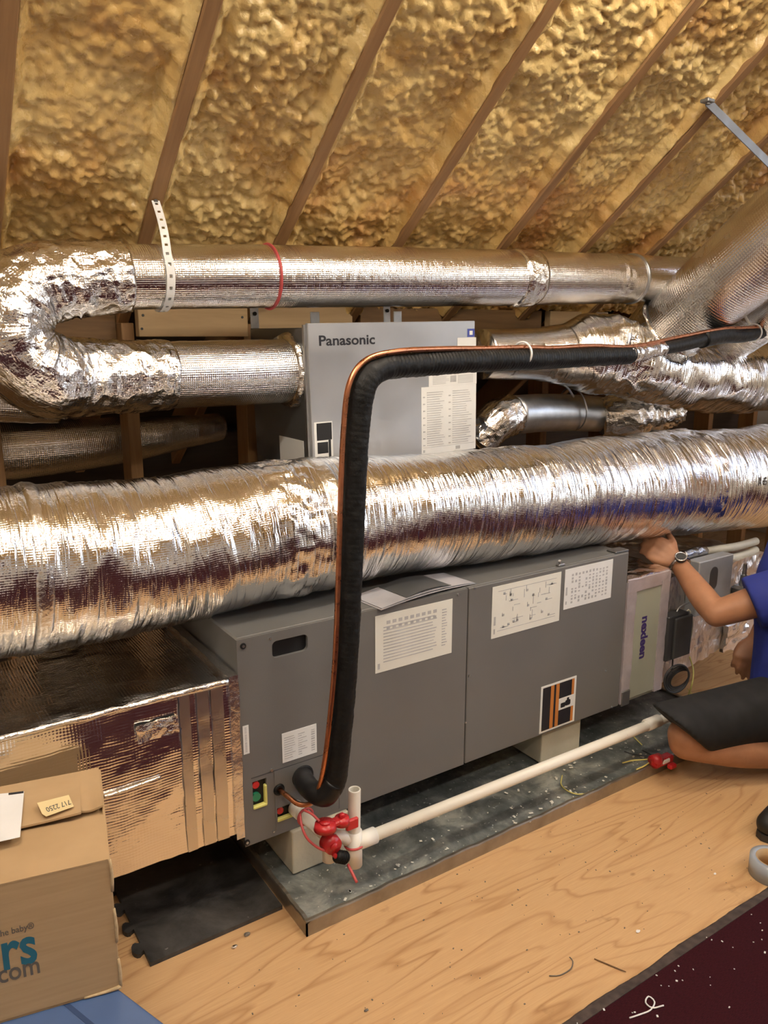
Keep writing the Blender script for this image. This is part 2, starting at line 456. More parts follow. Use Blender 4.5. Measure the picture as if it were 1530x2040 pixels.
    M['filter'] = plain('grey_green_panel', (.335, .345, .275), .45, var=.04)
    M['pinkfoil'] = plain('lilac_foil_tape', (.50, .45, .47), .38, .35, .1, 25, bump=.3)
    M['foil_wrinkle'] = foil('foil_wrinkled_dull', .36, .05, .012, .6, 45, tint=(.80, .74, .68), aniso=2.0, big=.4)
    M['foil_roof'] = foil('foil_roof_duct', .24, .4, .018, .15, 20, tint=(.80, .78, .76))
    M['strut'] = plain('strut_grey', (.25, .25, .245), .45, .6)
    M['shaded_paper'] = plain('shaded_paper', (.40, .39, .41), .6)  # manual pages: shade under the big duct is put into the colour
    M['black_box'] = plain('black_box', (.035, .035, .037), .5)
    M['cream_pipe'] = plain('cream_pipe', (.52, .48, .37), .5)
    M['grey_box'] = plain('grey_box', (.42, .43, .45), .4, .3)
    # person
    t = NT('skin'); o = t.obj()
    n = t.noise(o, 14, 4, .6)
    c = t.ramp(n, [(.3, (.36, .165, .085)), (.7, (.46, .225, .12))])
    M['skin'] = t.set(col=c, rough=.48, norm=t.bump(t.noise(o, 160, 3), .1, .002)); t.b.inputs['Subsurface Weight'].default_value = .06
    t.b.inputs['Subsurface Radius'].default_value = (.02, .008, .004)
    t.b.inputs['Subsurface Scale'].default_value = .3
    M['shirt'] = plain('blue_cotton', (.018, .033, .25), .85, var=.15, scale=8, bump=.3, bscale=25)
    M['shorts'] = plain('black_cotton', (.010, .010, .011), .85, var=.3, scale=8, bump=.3, bscale=20)
    M['hair'] = plain('dark_hair', (.012, .009, .007), .6, var=.3, scale=60, bump=.6, bscale=150)
    M['shoe'] = plain('black_shoe', (.012, .012, .013), .5, bump=.15)
    M['sole'] = plain('dark_sole', (.03, .03, .03), .7)
    M['steel'] = plain('steel', (.6, .6, .6), .25, 1.0)
    M['eye'] = plain('eye_white', (.7, .68, .65), .2)
    M['lip'] = plain('lip', (.30, .11, .08), .5)
    # clear-ish tape roll
    t = NT('clear_tape'); M['tape'] = t.set(col=(.62, .68, .75), rough=.2, trans=.5)
    t = NT('white_wall'); p = t.pos(); M['wall'] = t.set(col=t.ramp(t.noise(p, 2, 3), [(.3, (.70, .68, .64)), (.7, (.78, .76, .72))]), rough=.8)
    t = NT('lamp_diffuser'); t.set(col=(.9, .9, .9), emit=(1.0, .91, .77), estr=LAMP_POWER); M['lamp'] = t.m
    M['lamp_house'] = plain('white_enamel', (.75, .75, .74), .4)
    t = NT('window_glass'); M['glass'] = t.set(col=(.95, .97, 1.), rough=.0, trans=1.0)
make_materials()
def pane_mat():
    m_ = bpy.data.materials.new('window_pane'); m_.use_nodes = True; t = m_.node_tree; t.nodes.clear()
    o = t.nodes.new('ShaderNodeOutputMaterial'); mx = t.nodes.new('ShaderNodeMixShader'); a = t.nodes.new('ShaderNodeBsdfTransparent'); b = t.nodes.new('ShaderNodeBsdfGlossy')
    b.inputs['Roughness'].default_value = .02; mx.inputs[0].default_value = .06
    t.links.new(a.outputs[0], mx.inputs[1]); t.links.new(b.outputs[0], mx.inputs[2]); t.links.new(mx.outputs[0], o.inputs[0]); return m_
M['glass'] = pane_mat()

# ================================================================== SETTING
X0, X1 = -2.2, 5.2           # gable walls
YR, YB, YE = -.6, -3.3, 3.25  # ridge, rear knee wall, eave
ZR = roofz(YR)
def st(name, VF, mat, parent=None, smooth=False):
    o = mesh(name, VF, mat, parent, smooth)
    if parent is None: o['kind'] = 'structure'
    return o
st('floor', boxg(X0, X1, YB, YE, -.03, 0.0), M['ply'])
st('wall_back', boxg(X0, X1, YE, YE+.05, 0, roofz(YE)+.12), M['sheath'])
def zrear(Y): return ZR-(YR-Y)*TS
# rear knee wall, gables (right one with two windows)
st('wall_rear', boxg(X0, X1, YB-.06, YB, 0, zrear(YB)+.1), M['wall'])
def gable(name, x, th, holes):
    # outline in (Y,Z) minus holes: built from vertical strips
    ys = sorted(set([YB, YR, YE]+[h[0] for h in holes]+[h[1] for h in holes]))
    top = lambda y: (roofz(y) if y >= YR else zrear(y))+.05
    parts = []
    for a, b in zip(ys[:-1], ys[1:]):
        hs = [h for h in holes if h[0] <= a+1e-6 and h[1] >= b-1e-6]
        def slab(z0a, z0b, z1a, z1b):
            V = [(x, a, z0a), (x, b, z0b), (x, b, z1b), (x, a, z1a)]
            V += [(x+th, q[1], q[2]) for q in V]
            return np.array(V, float), [(0, 1, 2, 3), (7, 6, 5, 4), (0, 4, 5, 1), (1, 5, 6, 2), (2, 6, 7, 3), (3, 7, 4, 0)]
        if hs:
            h = hs[0]; parts += [slab(0, 0, h[2], h[2]), slab(h[3], h[3], top(a), top(b))]
        else: parts.append(slab(0, 0, top(a), top(b)))
    return st(name, join(*parts), M['wall'])
HO = [(-2.35, -1.3, .8, 2.35), (-1.1, .05, .9, 3.2)]
gable('wall_left', X0-.06, .06, [])
gable('wall_right', X1, .06, HO)
for i, (a, b, c, d) in enumerate(HO):
    w = thing('window_%d' % (i+1), None, None, (X1+.03, (a+b)/2, c), kind='structure')
    fr = [boxg(X1+.005, X1+.055, a, a+.05, c, d), boxg(X1+.005, X1+.055, b-.05, b, c, d), boxg(X1+.005, X1+.055, a, b, c, c+.05), boxg(X1+.005, X1+.055, a, b, d-.05, d),
          boxg(X1+.01, X1+.05, a, b, (c+d)/2-.02, (c+d)/2+.02)]
    mesh('window_frame', join(*fr), M['lamp_house'], w)
    for z0, z1 in ((c+.05, (c+d)/2-.02), ((c+d)/2+.02, d-.05)):
        mesh('pane', boxg(X1+.028, X1+.032, a+.05, b-.05, z0, z1), M['glass'], w)

# ------------------------------------------------------------------ sloped ceiling: deck, rafters, foam bays
NS = np.array([0, -math.sin(math.radians(37.3)), -math.cos(math.radians(37.3))])   # out of the roof, into the room
def rp(X, Y, off=0.0):
    """point on the rafter-bottom plane at X, Y moved off metres up into the roof"""
    return np.array([X, Y, roofz(Y)])-NS*off
def slabroof(x0, x1, y0, y1, o0, o1, zf=rp):
    V = [zf(x0, y0, o0), zf(x1, y0, o0), zf(x1, y1, o0), zf(x0, y1, o0), zf(x0, y0, o1), zf(x1, y0, o1), zf(x1, y1, o1), zf(x0, y1, o1)]
    return np.array(V), [(0, 3, 2, 1), (4, 5, 6, 7), (0, 1, 5, 4), (1, 2, 6, 5), (2, 3, 7, 6), (3, 0, 4, 7)]
ceiling = st('ceiling', slabroof(X0, X1, YR, YE+.1, .14, .16), M['sheath'])
RX = [-2.11, -1.71, -1.31, -.91, -.50, -.09, .325, .70, 1.095, 1.508, 1.935, 2.325, 2.70, 3.10, 3.50, 3.91, 4.31, 4.72, 5.12]
for x in RX:
    seg = 40; ys = np.linspace(YR+.02, YE, seg+1); w = .021
    V = []; F = []
    for i, y in enumerate(ys):
        j = .0015*math.sin(y*9+x*7)
        for dx, o in ((-w, .14), (-w+.002, .004), (-w+.006, 0), (w-.006, 0), (w-.002, .004), (w, .14)):
            V.append(rp(x+dx+j, y, o))
        if i:
            b = i*6
            for k in range(5): F.append((b-6+k, b+k, b+k+1, b-5+k))
    F.append((0, 1, 2, 3, 4, 5)); F.append(tuple(len(V)-6+k for k in (5, 4, 3, 2, 1, 0)))
    mesh('rafter', (np.array(V), F), M['rafter'], ceiling)
for bi, (a, b) in enumerate(zip(RX[:-1], RX[1:])):
    a_, b_ = a+.019, b-.019
    vis = a > -.2 and b < 3.6
    ny = 250 if vis else 60
    nx = 74 if vis else 16
    ys = np.concatenate([np.linspace(YR+.05, 1.25, 24 if not vis else 50, endpoint=False), np.linspace(1.25, 2.46, ny)])
    xs = np.linspace(0, 1, nx); xs = .5-.5*np.cos(math.pi*xs)*1.0*(.35+.65*np.abs(np.cos(math.pi*xs))**.3)
    xs = np.clip((xs-xs[0])/(xs[-1]-xs[0]), 0, 1)
    XX, YY = np.meshgrid(a_+(b_-a_)*xs, ys, indexing='ij'); U = np.repeat(xs[:, None], len(ys), 1)
    P = np.stack([XX.ravel(), YY.ravel(), roofz(0)-YY.ravel()*TS], 1)
    u = U.ravel(); e = np.minimum(u, 1-u)*(b_-a_)            # metres from the nearer rafter
    e2 = e+.010*vn(P, 9, 3)+.006*vn(P, 30, 4)
    k = np.clip(e2/.028, 0, 1); k = k*k*(3-2*k)
    lump = .55*(1-np.clip(worley(P, 33, bi), 0, 1))+.34*(1-np.clip(worley(P, 66, bi+9), 0, 1))+.16*vn(P, 70, bi)
    mod = np.clip(1.0+.6*vn(P, 3.2, 30+bi), .75, 1.5)
    rec = .050+.020*vn(P, 4.5, bi+2)+.012*vn(P, 12, bi+4)
    off = .006+rec*k-.036*lump*mod*np.clip(e/.028, .05, 1)
    off = np.where(e < 1e-4, .012, off)
    V = P-NS[None, :]*off[:, None]
    n1, n2 = len(xs), len(ys)
    I = np.arange(n1*n2).reshape(n1, n2)
    F = np.stack([I[:-1, :-1], I[:-1, 1:], I[1:, 1:], I[1:, :-1]], -1).reshape(-1, 4)
    mesh('foam_fill', (V, F), M['foam'], ceiling, True)
def rpr(X, Y, off=0.0):
    n = np.array([0, math.sin(math.radians(37.3)), -math.cos(math.radians(37.3))])
    return np.array([X, Y, zrear(Y)])-n*off
st('ceiling_rear', slabroof(X0, X1, YR, YB-.05, .02, .06, rpr), M['foam_far'])

# ------------------------------------------------------------------ knee-wall framing behind the ducts
YK = 2.45
wk = thing('wall_knee', None, None, (1.5, YK, 0), kind='structure')
for x in [-2.0, -1.6, -1.2, -.8, -.4, -.06, .305, .70, 1.095, 1.52, 1.93, 2.46, 2.86, 3.26, 3.66, 4.06, 4.46, 4.86]:
    mesh('stud', boxg(x-.019, x+.019, YK, YK+.089, .04, roofz(YK+.09)+.03, .002), M['stud'], wk)
mesh('bottom_plate', boxg(-2.2, 5.2, YK, YK+.089, 0, .04, .002), M['stud'], wk)
def board(x0, x1, y, z0, z1, mat): mesh('blocking', boxg(x0, x1, y, y+.035, z0, z1, .002), mat, wk)
board(.722, 1.075, 2.41, 1.355, 1.452, M['board'])
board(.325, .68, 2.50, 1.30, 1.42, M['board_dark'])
board(1.115, 1.50, 2.46, 1.36, 1.47, M['board'])
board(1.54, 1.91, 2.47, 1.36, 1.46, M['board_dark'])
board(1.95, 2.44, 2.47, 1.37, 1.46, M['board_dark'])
board(2.48, 2.84, 2.46, 1.38, 1.46, M['board'])
for px, py in ((285, 628), (283, 655), (483, 632)):
    p = ay(px, py, 2.408); mesh('nail_head', cyl(p, p+np.array([0, .004, 0]), .004, n=10), M['grey_dark'], wk)

# ------------------------------------------------------------------ ceiling lamps (hung over the room behind the camera)
def shop_light(x, y, z, label):
    t = thing('shop_light', label, 'lamp', (x, y, z), group='tube lights hung over the room')
    L, w = .31, .085
    mesh('housing', boxg(x-L, x+L, y-w*.6, y+w*.6, z+.072, z+.10, .006), M['lamp_house'], t)
    prof = [(w*math.cos(a), z+.075-.075*math.sin(a)) for a in np.linspace(0, math.pi, 13)]     # wrap-around lens
    V = [(xx, y+a, b) for xx in (x-L+.01, x+L-.01) for a, b in prof]; n = len(prof)
    F = [(i, i+1, n+i+1, n+i) for i in range(n-1)]+[tuple(range(n-1, -1, -1)), tuple(range(n, 2*n)), (0, n, 2*n-1, n-1)]
    mesh('diffuser', (np.array(V), F), M['lamp'], t)
    for s in (-1, 1):
        zt = (roofz(y) if y > YR else zrear(y))
        mesh('chain', cyl((x+s*L*.8, y, z+.10), (x+s*L*.8, y, zt-.01), .004, n=8), M['galv'], t)
shop_light(.05, .85, 2.40, 'long tube light under the rafters above the cardboard box')
shop_light(1.6, .85, 2.40, 'long tube light under the rafters above the drain pan')
shop_light(-.1, -.6, 2.55, 'long tube light hung behind the camera toward the blank gable')
shop_light(1.7, -.6, 2.55, 'long tube light hung over the dark red rug')
shop_light(3.5, -.6, 2.55, 'long tube light hung near the windowed gable wall')

# ================================================================== AIR HANDLER
AX0, AX1, AY0, AY1, AZ0, AZ1, AXS = .645, 1.984, 1.575, 2.10, .155, .685, 1.324
ah = thing('air_handler', 'long grey steel air handler cabinet lying on tan blocks in a metal pan', 'air handler', ((AX0+AX1)/2, (AY0+AY1)/2, AZ0))
mesh('cabinet', boxg(AX0+.004, AX1-.004, AY0+.012, AY1, AZ0, AZ1, .004), M['grey'], ah)
def panel_with_holes(x0, x1, z0, z1, y0, y1, holes):
    """front panel slab in XZ with rectangular cut-outs (grid of cells)"""
    xs = sorted(set([x0, x1]+[h[0] for h in holes]+[h[1] for h in holes])); zs = sorted(set([z0, z1]+[h[2] for h in holes]+[h[3] for h in holes]))
    parts = []
    for a, b in zip(xs[:-1], xs[1:]):
        for c, d in zip(zs[:-1], zs[1:]):
            if not any(h[0] <= a+1e-7 and h[1] >= b-1e-7 and h[2] <= c+1e-7 and h[3] >= d-1e-7 for h in holes):
                parts.append(boxg(a, b, y0, y1, c, d))
    bm = bmesh.new(); V, F = join(*parts)
    vs = [bm.verts.new(v) for v in V]
    for f in F: bm.faces.new([vs[i] for i in f])
    bmesh.ops.remove_doubles(bm, verts=bm.verts[:], dist=1e-5)
    # drop the walls shared by neighbouring cells
    seen = {}
    for f in bm.faces: seen.setdefault(tuple(sorted(v.index for v in f.verts)), []).append(f)
    bm.verts.index_update(); seen = {}
    for f in bm.faces: seen.setdefault(tuple(sorted(v.index for v in f.verts)), []).append(f)
    bad = [f for fs in seen.values() if len(fs) > 1 for f in fs]
    bmesh.ops.delete(bm, geom=bad, context='FACES')
    bmesh.ops.dissolve_limit(bm, angle_limit=.01, verts=bm.verts[:], edges=bm.edges[:])
    return frombm(bm)
def xz(px, py, Y=AY0): p = ay(px, py, Y); return p[0], p[2]
# openings measured on the front face
s0 = xz(542, 1290); s1 = xz(613, 1283)
slot = (s0[0], s1[0], xz(545, 1312)[1], xz(545, 1278)[1])
o1 = (xz(504, 1590)[0], xz(532, 1590)[0], xz(505, 1612)[1], xz(505, 1558)[1])
o2 = (xz(552, 1625)[0], xz(586, 1625)[0], xz(555, 1636)[1], xz(555, 1609)[1])
pl = mesh('front_panel', panel_with_holes(AX0, AXS-.0025, AZ0, AZ1, AY0, AY0+.012, [slot, o1, o2]), M['grey'], ah)
pr = mesh('front_panel', boxg(AXS+.0025, AX1, AY0, AY0+.012, AZ0, AZ1, .002), M['grey'], ah)
mesh('seam', boxg(AXS-.0025, AXS+.0025, AY0+.006, AY0+.013, AZ0, AZ1), M['grey_dark'], ah)
mesh('handle_slot', join(boxg(slot[0]-.004, slot[1]+.004, AY0+.009, AY0+.0115, slot[2]-.004, slot[3]+.004),), M['slot'], ah, label='black recessed hand slot')
# rounded corners of the slot
for (cx, cz, a0) in ((slot[0], slot[2], 180), (slot[1], slot[2], 270), (slot[1], slot[3], 0), (slot[0], slot[3], 90)):
    r = .012; sx = 1 if cx == slot[0] else -1; sz = 1 if cz == slot[2] else -1
    arc = [(cx+sx*r+r*math.cos(math.radians(a0+90*i/5)), cz+sz*r+r*math.sin(math.radians(a0+90*i/5))) for i in range(6)]
    V = [(cx, AY0, cz)]+[(a, AY0, b) for a, b in arc]+[(cx, AY0+.012, cz)]+[(a, AY0+.012, b) for a, b in arc]
    F = [(0, i, i+1) for i in range(1, 6)]+[(7, i+8, i+7) for i in range(1, 6)]+[(i, i+7, i+8, i+1) for i in range(1, 6)]
    mesh('slot_corner', (np.array(V), F), M['grey'], pl)
for nm, o in (('drain_opening', o1), ('drain_opening', o2)):
    q = mesh(nm, boxg(o[0]-.003, o[1]+.003, AY0+.0095, AY0+.0115, o[2]-.003, o[3]+.003), M['slot'], ah)
    t = .006 if o is o1 else .007
    mesh('yellow_lip', join(boxg(o[0], o[1], AY0-.003, AY0+.009, o[2]-.002, o[2]+t, .002), boxg(o[1]-t, o[1]+.001, AY0-.002, AY0+.009, o[2], o[2]+(o[3]-o[2])*.75, .002)), M['yellow'], q)
    mesh('red_plug', cyl((o[0]+.010, AY0+.002, o[3]-.012), (o[0]+.010, AY0+.010, o[3]-.012), .009, n=16), M['red'], q)
    if o is o1: mesh('green_plug', cyl((o[0]+.010, AY0+.001, (o[2]+o[3])/2-.008), (o[0]+.010, AY0+.010, (o[2]+o[3])/2-.008), .011, n=16), M['green'], q)
# access plate lower left
a0, a1 = xz(545, 1535), xz(670, 1500)
zc = xz(560, 1532)[1]
mesh('access_plate', panel_with_holes(xz(548, 1600)[0], xz(674, 1560)[0], AZ0+.012, zc, AY0-.0015, AY0+.001, [o2]), M['grey'], ah)
mesh('plate_seam', join(boxg(xz(500, 1545)[0], xz(674, 1560)[0], AY0-.0008, AY0+.001, zc, zc+.0022), boxg(xz(674, 1560)[0], xz(674, 1560)[0]+.002, AY0-.0008, AY0+.001, AZ0+.01, zc)), M['grey_dark'], ah)
for px, py, r, mt in ((484, 1287, .0075, 'slot'), (492, 1678, .0075, 'slot'), (541, 1534, .004, 'steel'), (646, 1498, .004, 'steel'), (538, 1272, .003, 'galv'), (934, 1346, .003, 'galv'), (927, 1439, .003, 'galv'), (912, 1184, .003, 'galv'), (945, 1172, .003, 'galv'), (1206, 1336, .003, 'galv'), (1218, 1408, .003, 'galv'), (545, 1656, .003, 'galv')):
    x, z = xz(px, py)
    s = mesh('screw', cyl((x, AY0-.003, z), (x, AY0+.001, z), r*.9, r, n=14), M[mt], ah)
    if mt == 'slot': mesh('bolt_centre', cyl((x, AY0-.004, z), (x, AY0-.002, z), r*.45, n=10), M['galv'], s)
# labels on the front
def printed(lab, x0, x1, z0, z1, y, kind, rnd):
    """grey printing on a label as thin bars"""
    R = random.Random(rnd); parts = []; w, h = x1-x0, z1-z0; t = .0003
    def bar(a, b, c, d): parts.append(boxg(x0+w*a, x0+w*b, y-t, y+t, z0+h*c, z0+h*d))
    if kind == 'table':
        for i in range(12):
            c = .16+.055*i; bar(.10, .78+R.uniform(-.05, .02), c, c+.018)
        for i in range(9):
            bar(.14+i*.075, .185+i*.075, .82, .88); bar(.14+i*.075, .18+i*.075, .73, .77)
        for i in range(14): bar(.86, .93-R.uniform(0, .03), .18+i*.05, .20+i*.05)
        bar(.03, .055, .06, .16)
    elif kind == 'wiring':
        for i in range(40):
            a, c = R.uniform(.12, .85), R.uniform(.15, .82); l = R.uniform(.03, .16)
            if R.random() < .5: bar(a, min(.93, a+l), c, c+.012)
            else: bar(a, a+.008, c, min(.9, c+l*1.3))
            if R.random() < .5: bar(a, a+.03, c, c+.045)
        bar(.03, .055, .25, .42); bar(.03, .05, .08, .18); bar(.08, .93, .12, .13); bar(.08, .93, .89, .90)
    elif kind == 'columns':
        for i in range(11):
            a = .14+.072*i
            for j in range(9): 
                if R.random() < .85: bar(a, a+.035, .12+.085*j, .12+.085*j+R.uniform(.03, .07))
        bar(.03, .06, .35, .55); bar(.03, .06, .12, .2)
    elif kind == 'text':
        for i in range(10):
            c = .12+.078*i
            bar(.06, .06+R.uniform(.2, .32), c, c+.03); bar(.46, .46+R.uniform(.08, .3), c, c+.03); bar(.84, .94, c, c+R.uniform(.02, .05))
    elif kind == 'strip':
        for i in range(16):
            bar(.3, .62, .08+.055*i, .08+.055*i+R.uniform(.015, .035))
    V, F = join(*parts)
    mesh('printing', (V, F), M['ink'], lab)
def front_label(p_tl, p_br, mat, kind, rnd, parent, label, pad=None):
    (xa, za), (xb, zb) = xz(*p_tl), xz(*p_br)
    l = mesh('label', boxg(xa, xb, AY0-.0012, AY0-.0002, zb, za), mat, parent, label=label)
    printed(l, xa, xb, zb, za, AY0-.0013, kind, rnd); return l
front_label((747, 1228), (899, 1300), M['cream_label'], 'table', 1, pl, 'cream rating label with a printed table')
front_label((981, 1170), (1113, 1236), M['cream_label'], 'wiring', 2, pr, 'cream wiring diagram label')
front_label((1126, 1135), (1216, 1190), M['white_label'], 'columns', 3, pr, 'white label of small printed columns')
front_label((561, 1462), (631, 1498), M['white_label'], 'text', 4, pl, 'white data label')
front_label((483, 1447), (497, 1500), M['white_label'], 'strip', 5, pl, 'narrow white serial strip')
# orange and black badge
(xa, za), (xb, zb) = xz(1078, 1369), xz(1143, 1436)
bd = mesh('badge', boxg(xa, xb, AY0-.0014, AY0, zb, za), M['white_label'], pr, label='orange and black badge with white band')
w, h = xb-xa, za-zb
mesh('badge_field', boxg(xa+.05*w, xb-.06*w, AY0-.0019, AY0-.0013, zb+.04*h, za-.04*h), M['ink_black'], bd)
for a, b in ((.27, .36), (.42, .51), (.87, .94)):
    mesh('orange_stripe', boxg(xa+a*w, xa+b*w, AY0-.0022, AY0-.0016, zb+.04*h, za-.04*h), M['orange'], bd)
mesh('white_band', boxg(xa+.51*w, xb-.02*w, AY0-.0026, AY0-.0018, zb+.37*h, zb+.62*h), M['white_label'], bd)
mesh('badge_mark', join(place(prism(rrect(.13*w, .10*h, .02*w), (0, 0, 0), (1, 0, 0), (0, 1, 0), (0, 0, 1), .0004), (xa+.63*w, AY0-.0026, zb+.46*h), (1, 0, 0), (0, 0, 1), (0, -1, 0)),
     place(prism(rrect(.15*w, .12*h, .03*w), (0, 0, 0), (1, 0, 0), (0, 1, 0), (0, 0, 1), .0004), (xa+.77*w, AY0-.0026, zb+.48*h), (1, 0, 0), (0, 0, 1), (0, -1, 0)),
     boxg(xa+.74*w, xa+.80*w, AY0-.003, AY0-.0026, zb+.54*h, zb+.59*h)), M['ink_black'], bd)
# little steel clip and corner bracket on the top edge
p = ay(1120, 1108, 1.585)
mesh('top_clip', join(boxg(p[0]-.014, p[0]+.012, AY0+.006, AY0+.022, AZ1, AZ1+.008, .002), cyl((p[0]-.004, AY0+.012, AZ1+.008), (p[0]-.012, AY0+.008, AZ1+.02), .004, n=10)), M['galv'], ah)
mesh('corner_bracket', join(boxg(AX1-.05, AX1+.012, AY0+.01, AY0+.05, AZ1, AZ1+.006, .002), boxg(AX1-.003, AX1+.012, AY0+.01, AY0+.05, AZ1-.06, AZ1, .002)), M['galv_dark'], ah)

# support blocks
for lab, xa, xb, y in (('tan support block under the air handler beside the drain pipe tee', .765, .93, 1.565), ('tan support block under the far end of the air handler', 1.66, 1.835, 1.60)):
    b = mesh('support_block', boxg(xa, xb, y, y+.19, .033, AZ0-.001, .004, 2), M['block']); tag(b, lab, 'block', 'blocks holding up the air handler')

# manual lying on the cabinet
mn = thing('paper_manual', 'paper manual with duct shade in its page colour, lying on top of the air handler', 'booklet', (1.19, 1.64, AZ1), (0, 0, math.radians(6)))
def sheet(w, d, z, bend, n=14):
    V = []; F = []
    for i in range(n+1):
        for j in range(2):
            V.append((-w/2+w*i/n, -d/2+d*j, z+bend*math.sin(math.pi*i/n)+.004*math.sin(3*i/n)))
    for i in range(n): F.append((2*i, 2*i+2, 2*i+3, 2*i+1))
    k = len(V); V += [(a, b, c+.0012) for a, b, c in V]; F += [tuple(q+k for q in reversed(f)) for f in F]
    F += [(2*i, 2*i+k, 2*i+2+k, 2*i+2) for i in range(n)]+[(2*i+1, 2*i+3, 2*i+3+k, 2*i+1+k) for i in range(n)]+[(0, 1, 1+k, k), (2*n, 2*n+k, 2*n+1+k, 2*n+1)]
    return np.array(V), F
mesh('page', sheet(.34, .125, .0005, .004), M['shaded_paper'], mn, local=True)
mesh('page', sheet(.33, .12, .003, .007), M['shaded_paper'], mn, local=True)
mesh('cover', sheet(.16, .115, .0125, .004), M['galv_dark'], mn, local=True)

# ================================================================== DUCTS
def ridged(s, th, f_s, f_t, seed, p=3.0):
    q = np.stack([s*f_s, np.cos(th)*f_t, np.sin(th)*f_t], 1)
    return (1-np.abs(vn(q, 1, seed)))**p
def flex_disp(crease, lump, fs=28, ft=1.3, seed=0, loc=None):
    def d(s, th, P):
        k = np.clip(.7+.8*vn(P, 2.1, seed+40), .15, 1.5)
        r = crease*k*(ridged(s, th, fs, ft, seed, 4)+.5*ridged(s, th, fs*2.3, ft*1.6, seed+3, 3))
        r = r+lump*(vn(P, 5, seed+6)+.5*vn(P, 13, seed+7))
        if loc: 
            for s0, wd, amp in loc:
                g = np.exp(-((s-s0)/wd)**2); r = r+g*amp*(.6*vn(P, 30, seed+8)+.6*vn(P, 60, seed+9)+.4*ridged(s, th, 50, 3, seed+10))
        return r
    return d

# --- big insulated flex duct crossing in front
BD = [(-420, 985, 1420, 1.80), (-60, 964, 1325, 1.80), (100, 958, 1297, 1.80), (300, 948, 1258, 1.80), (500, 916, 1208, 1.785), (700, 905, 1162, 1.77), (900, 893, 1130, 1.765), (1100, 877, 1102, 1.755), (1300, 858, 1073, 1.75), (1500, 846, 1056, 1.745), (1800, 835, 1030, 1.74)]
pts = [duct_pt(x, t, b, Y, -.2) for x, t, b, Y in BD]
BP = np.array([p for p, _ in pts]); BR = np.array([r*.975 for _, r in pts])
BP = np.vstack([[BP[0][0]-1.5, 1.86, .93], BP, [5.15, 1.74, .80]]); BR = np.concatenate([[.19], BR, [.20]]); S0 = float(np.linalg.norm(BP[1]-BP[0]))
bdk = thing('insulated_duct', 'large foil wrapped flexible duct crossing the picture above the air handler', 'duct', (1.1, 1.77, .69))
sj = .93
bj = mesh('foil_jacket', tube(BP, BR, 128, .009, flex_disp(.0062, .0075, 40, 1.2, 5, [(S0+1.02, .06, .010), (S0+2.62, .03, .008)])), M['foil_flex'], bdk, True)
def bpoint(px):
    """axis point and radius of the big duct at a frame column"""
    C, r = spline(BP, .01, BR)
    q = np.array([765+CF*((c-CC)@cr)/((c-CC)@cf) for c in C]); i = int(np.argmin(abs(q-px))); return C[i], r[i], (C[min(i+1, len(C)-1)]-C[max(i-1, 0)])
def band_at(getter, px, width, extra, mat, parent, name, n=64, disp=None):
    C, r, d = getter(px); d = d/np.linalg.norm(d)
    P = [C-d*width/2, C-d*width*.25, C, C+d*width*.25, C+d*width/2]
    return mesh(name, tube(P, [r+extra*.3, r+extra, r+extra, r+extra, r+extra*.3], n, width/8, disp, cap=True), mat, parent, True)
for px, w in ((60, .035), (620, .05), (1345, .03)):
    band_at(bpoint, px, w, .0055, M['foil_tape'], bdk, 'tape_wrap', 96, flex_disp(.002, .003, 40, 2, int(px)))
# printed characters near the far end, wrapped on the jacket
def wrap_text(txt, px, ang, size, mat, name, flip=False):
    C, r, d = bpoint(px); d = d/np.linalg.norm(d)
    V, F = text_geo(txt, size, .001, 'CENTER')
    fr = np.array([0, -1, 0.])-d*(np.array([0, -1, 0.])@d); fr /= np.linalg.norm(fr); up = np.cross(d, fr); up = up if up[2] > 0 else -up
    out = []
    for v in V:
        a = ang+v[1]/r*(-1 if flip else 1); out.append(C+d*v[0]*(-1 if flip else 1)+(r+.0075)*(fr*math.cos(a)+up*math.sin(a)))
    return mesh(name, (np.array(out), F), mat, bdk)
wrap_text('778-G', 1480, -.45, .05, M['ink_brown'], 'printed_mark')
wrap_text('R-6', 1418, .12, .04, M['ink_brown'], 'printed_mark')

# --- upper insulated duct with a U bend into the ventilator
UP = [(1420, 516, 598, 2.05), (1280, 510, 602, 2.05), (1000, 500, 608, 2.05), (700, 493, 611, 2.05), (450, 490, 613, 2.05), (250, 489, 617, 2.05)]
up_pts = [duct_pt(x, t, b, Y) for x, t, b, Y in UP]
bend = [(ay(130, 556, 2.05), .089), (ay(55, 574, 2.045), .094), (ay(8, 630, 2.03), .098), (ay(28, 705, 2.03), .098), (ay(92, 748, 2.05), .097), (ay(170, 752, 2.08), .092)]
low_pts = [duct_pt(320, 681, 815, 2.1, -.05), duct_pt(480, 678, 808, 2.12, -.05), duct_pt(598, 674, 800, 2.13, -.05)]
ud = thing('insulated_duct', 'foil duct under the rafters with a U bend into the silver ventilator', 'duct', (1.2, 2.05, 1.17))
r_ = lambda L: (np.array([p for p, _ in L]), np.array([q for _, q in L]))
A, B = r_(up_pts[:5]+[up_pts[5]])
mesh('straight_run', tube(A, B*.985, 72, .008, flex_disp(.0008, .0012, 30, 1.2, 12, [(.62, .05, .006)])), M['foil_straight'], ud, True)
bl = [up_pts[5]]+bend+[low_pts[0]]; A, B = r_(bl)
mesh('elbow', tube(A, B, 80, .006, flex_disp(.007, .004, 34, 2.2, 14)), M['foil_crumple'], ud, True)
A, B = r_(low_pts); 
mesh('lower_run', tube(A, B*.985, 72, .008, flex_disp(.0012, .0015, 30, 1.5, 17)), M['foil_dimple'], ud, True)
C_, S_ = spline(*[np.array([p for p, _ in up_pts[::-1]]), .01, np.array([q for _, q in up_pts[::-1]])])
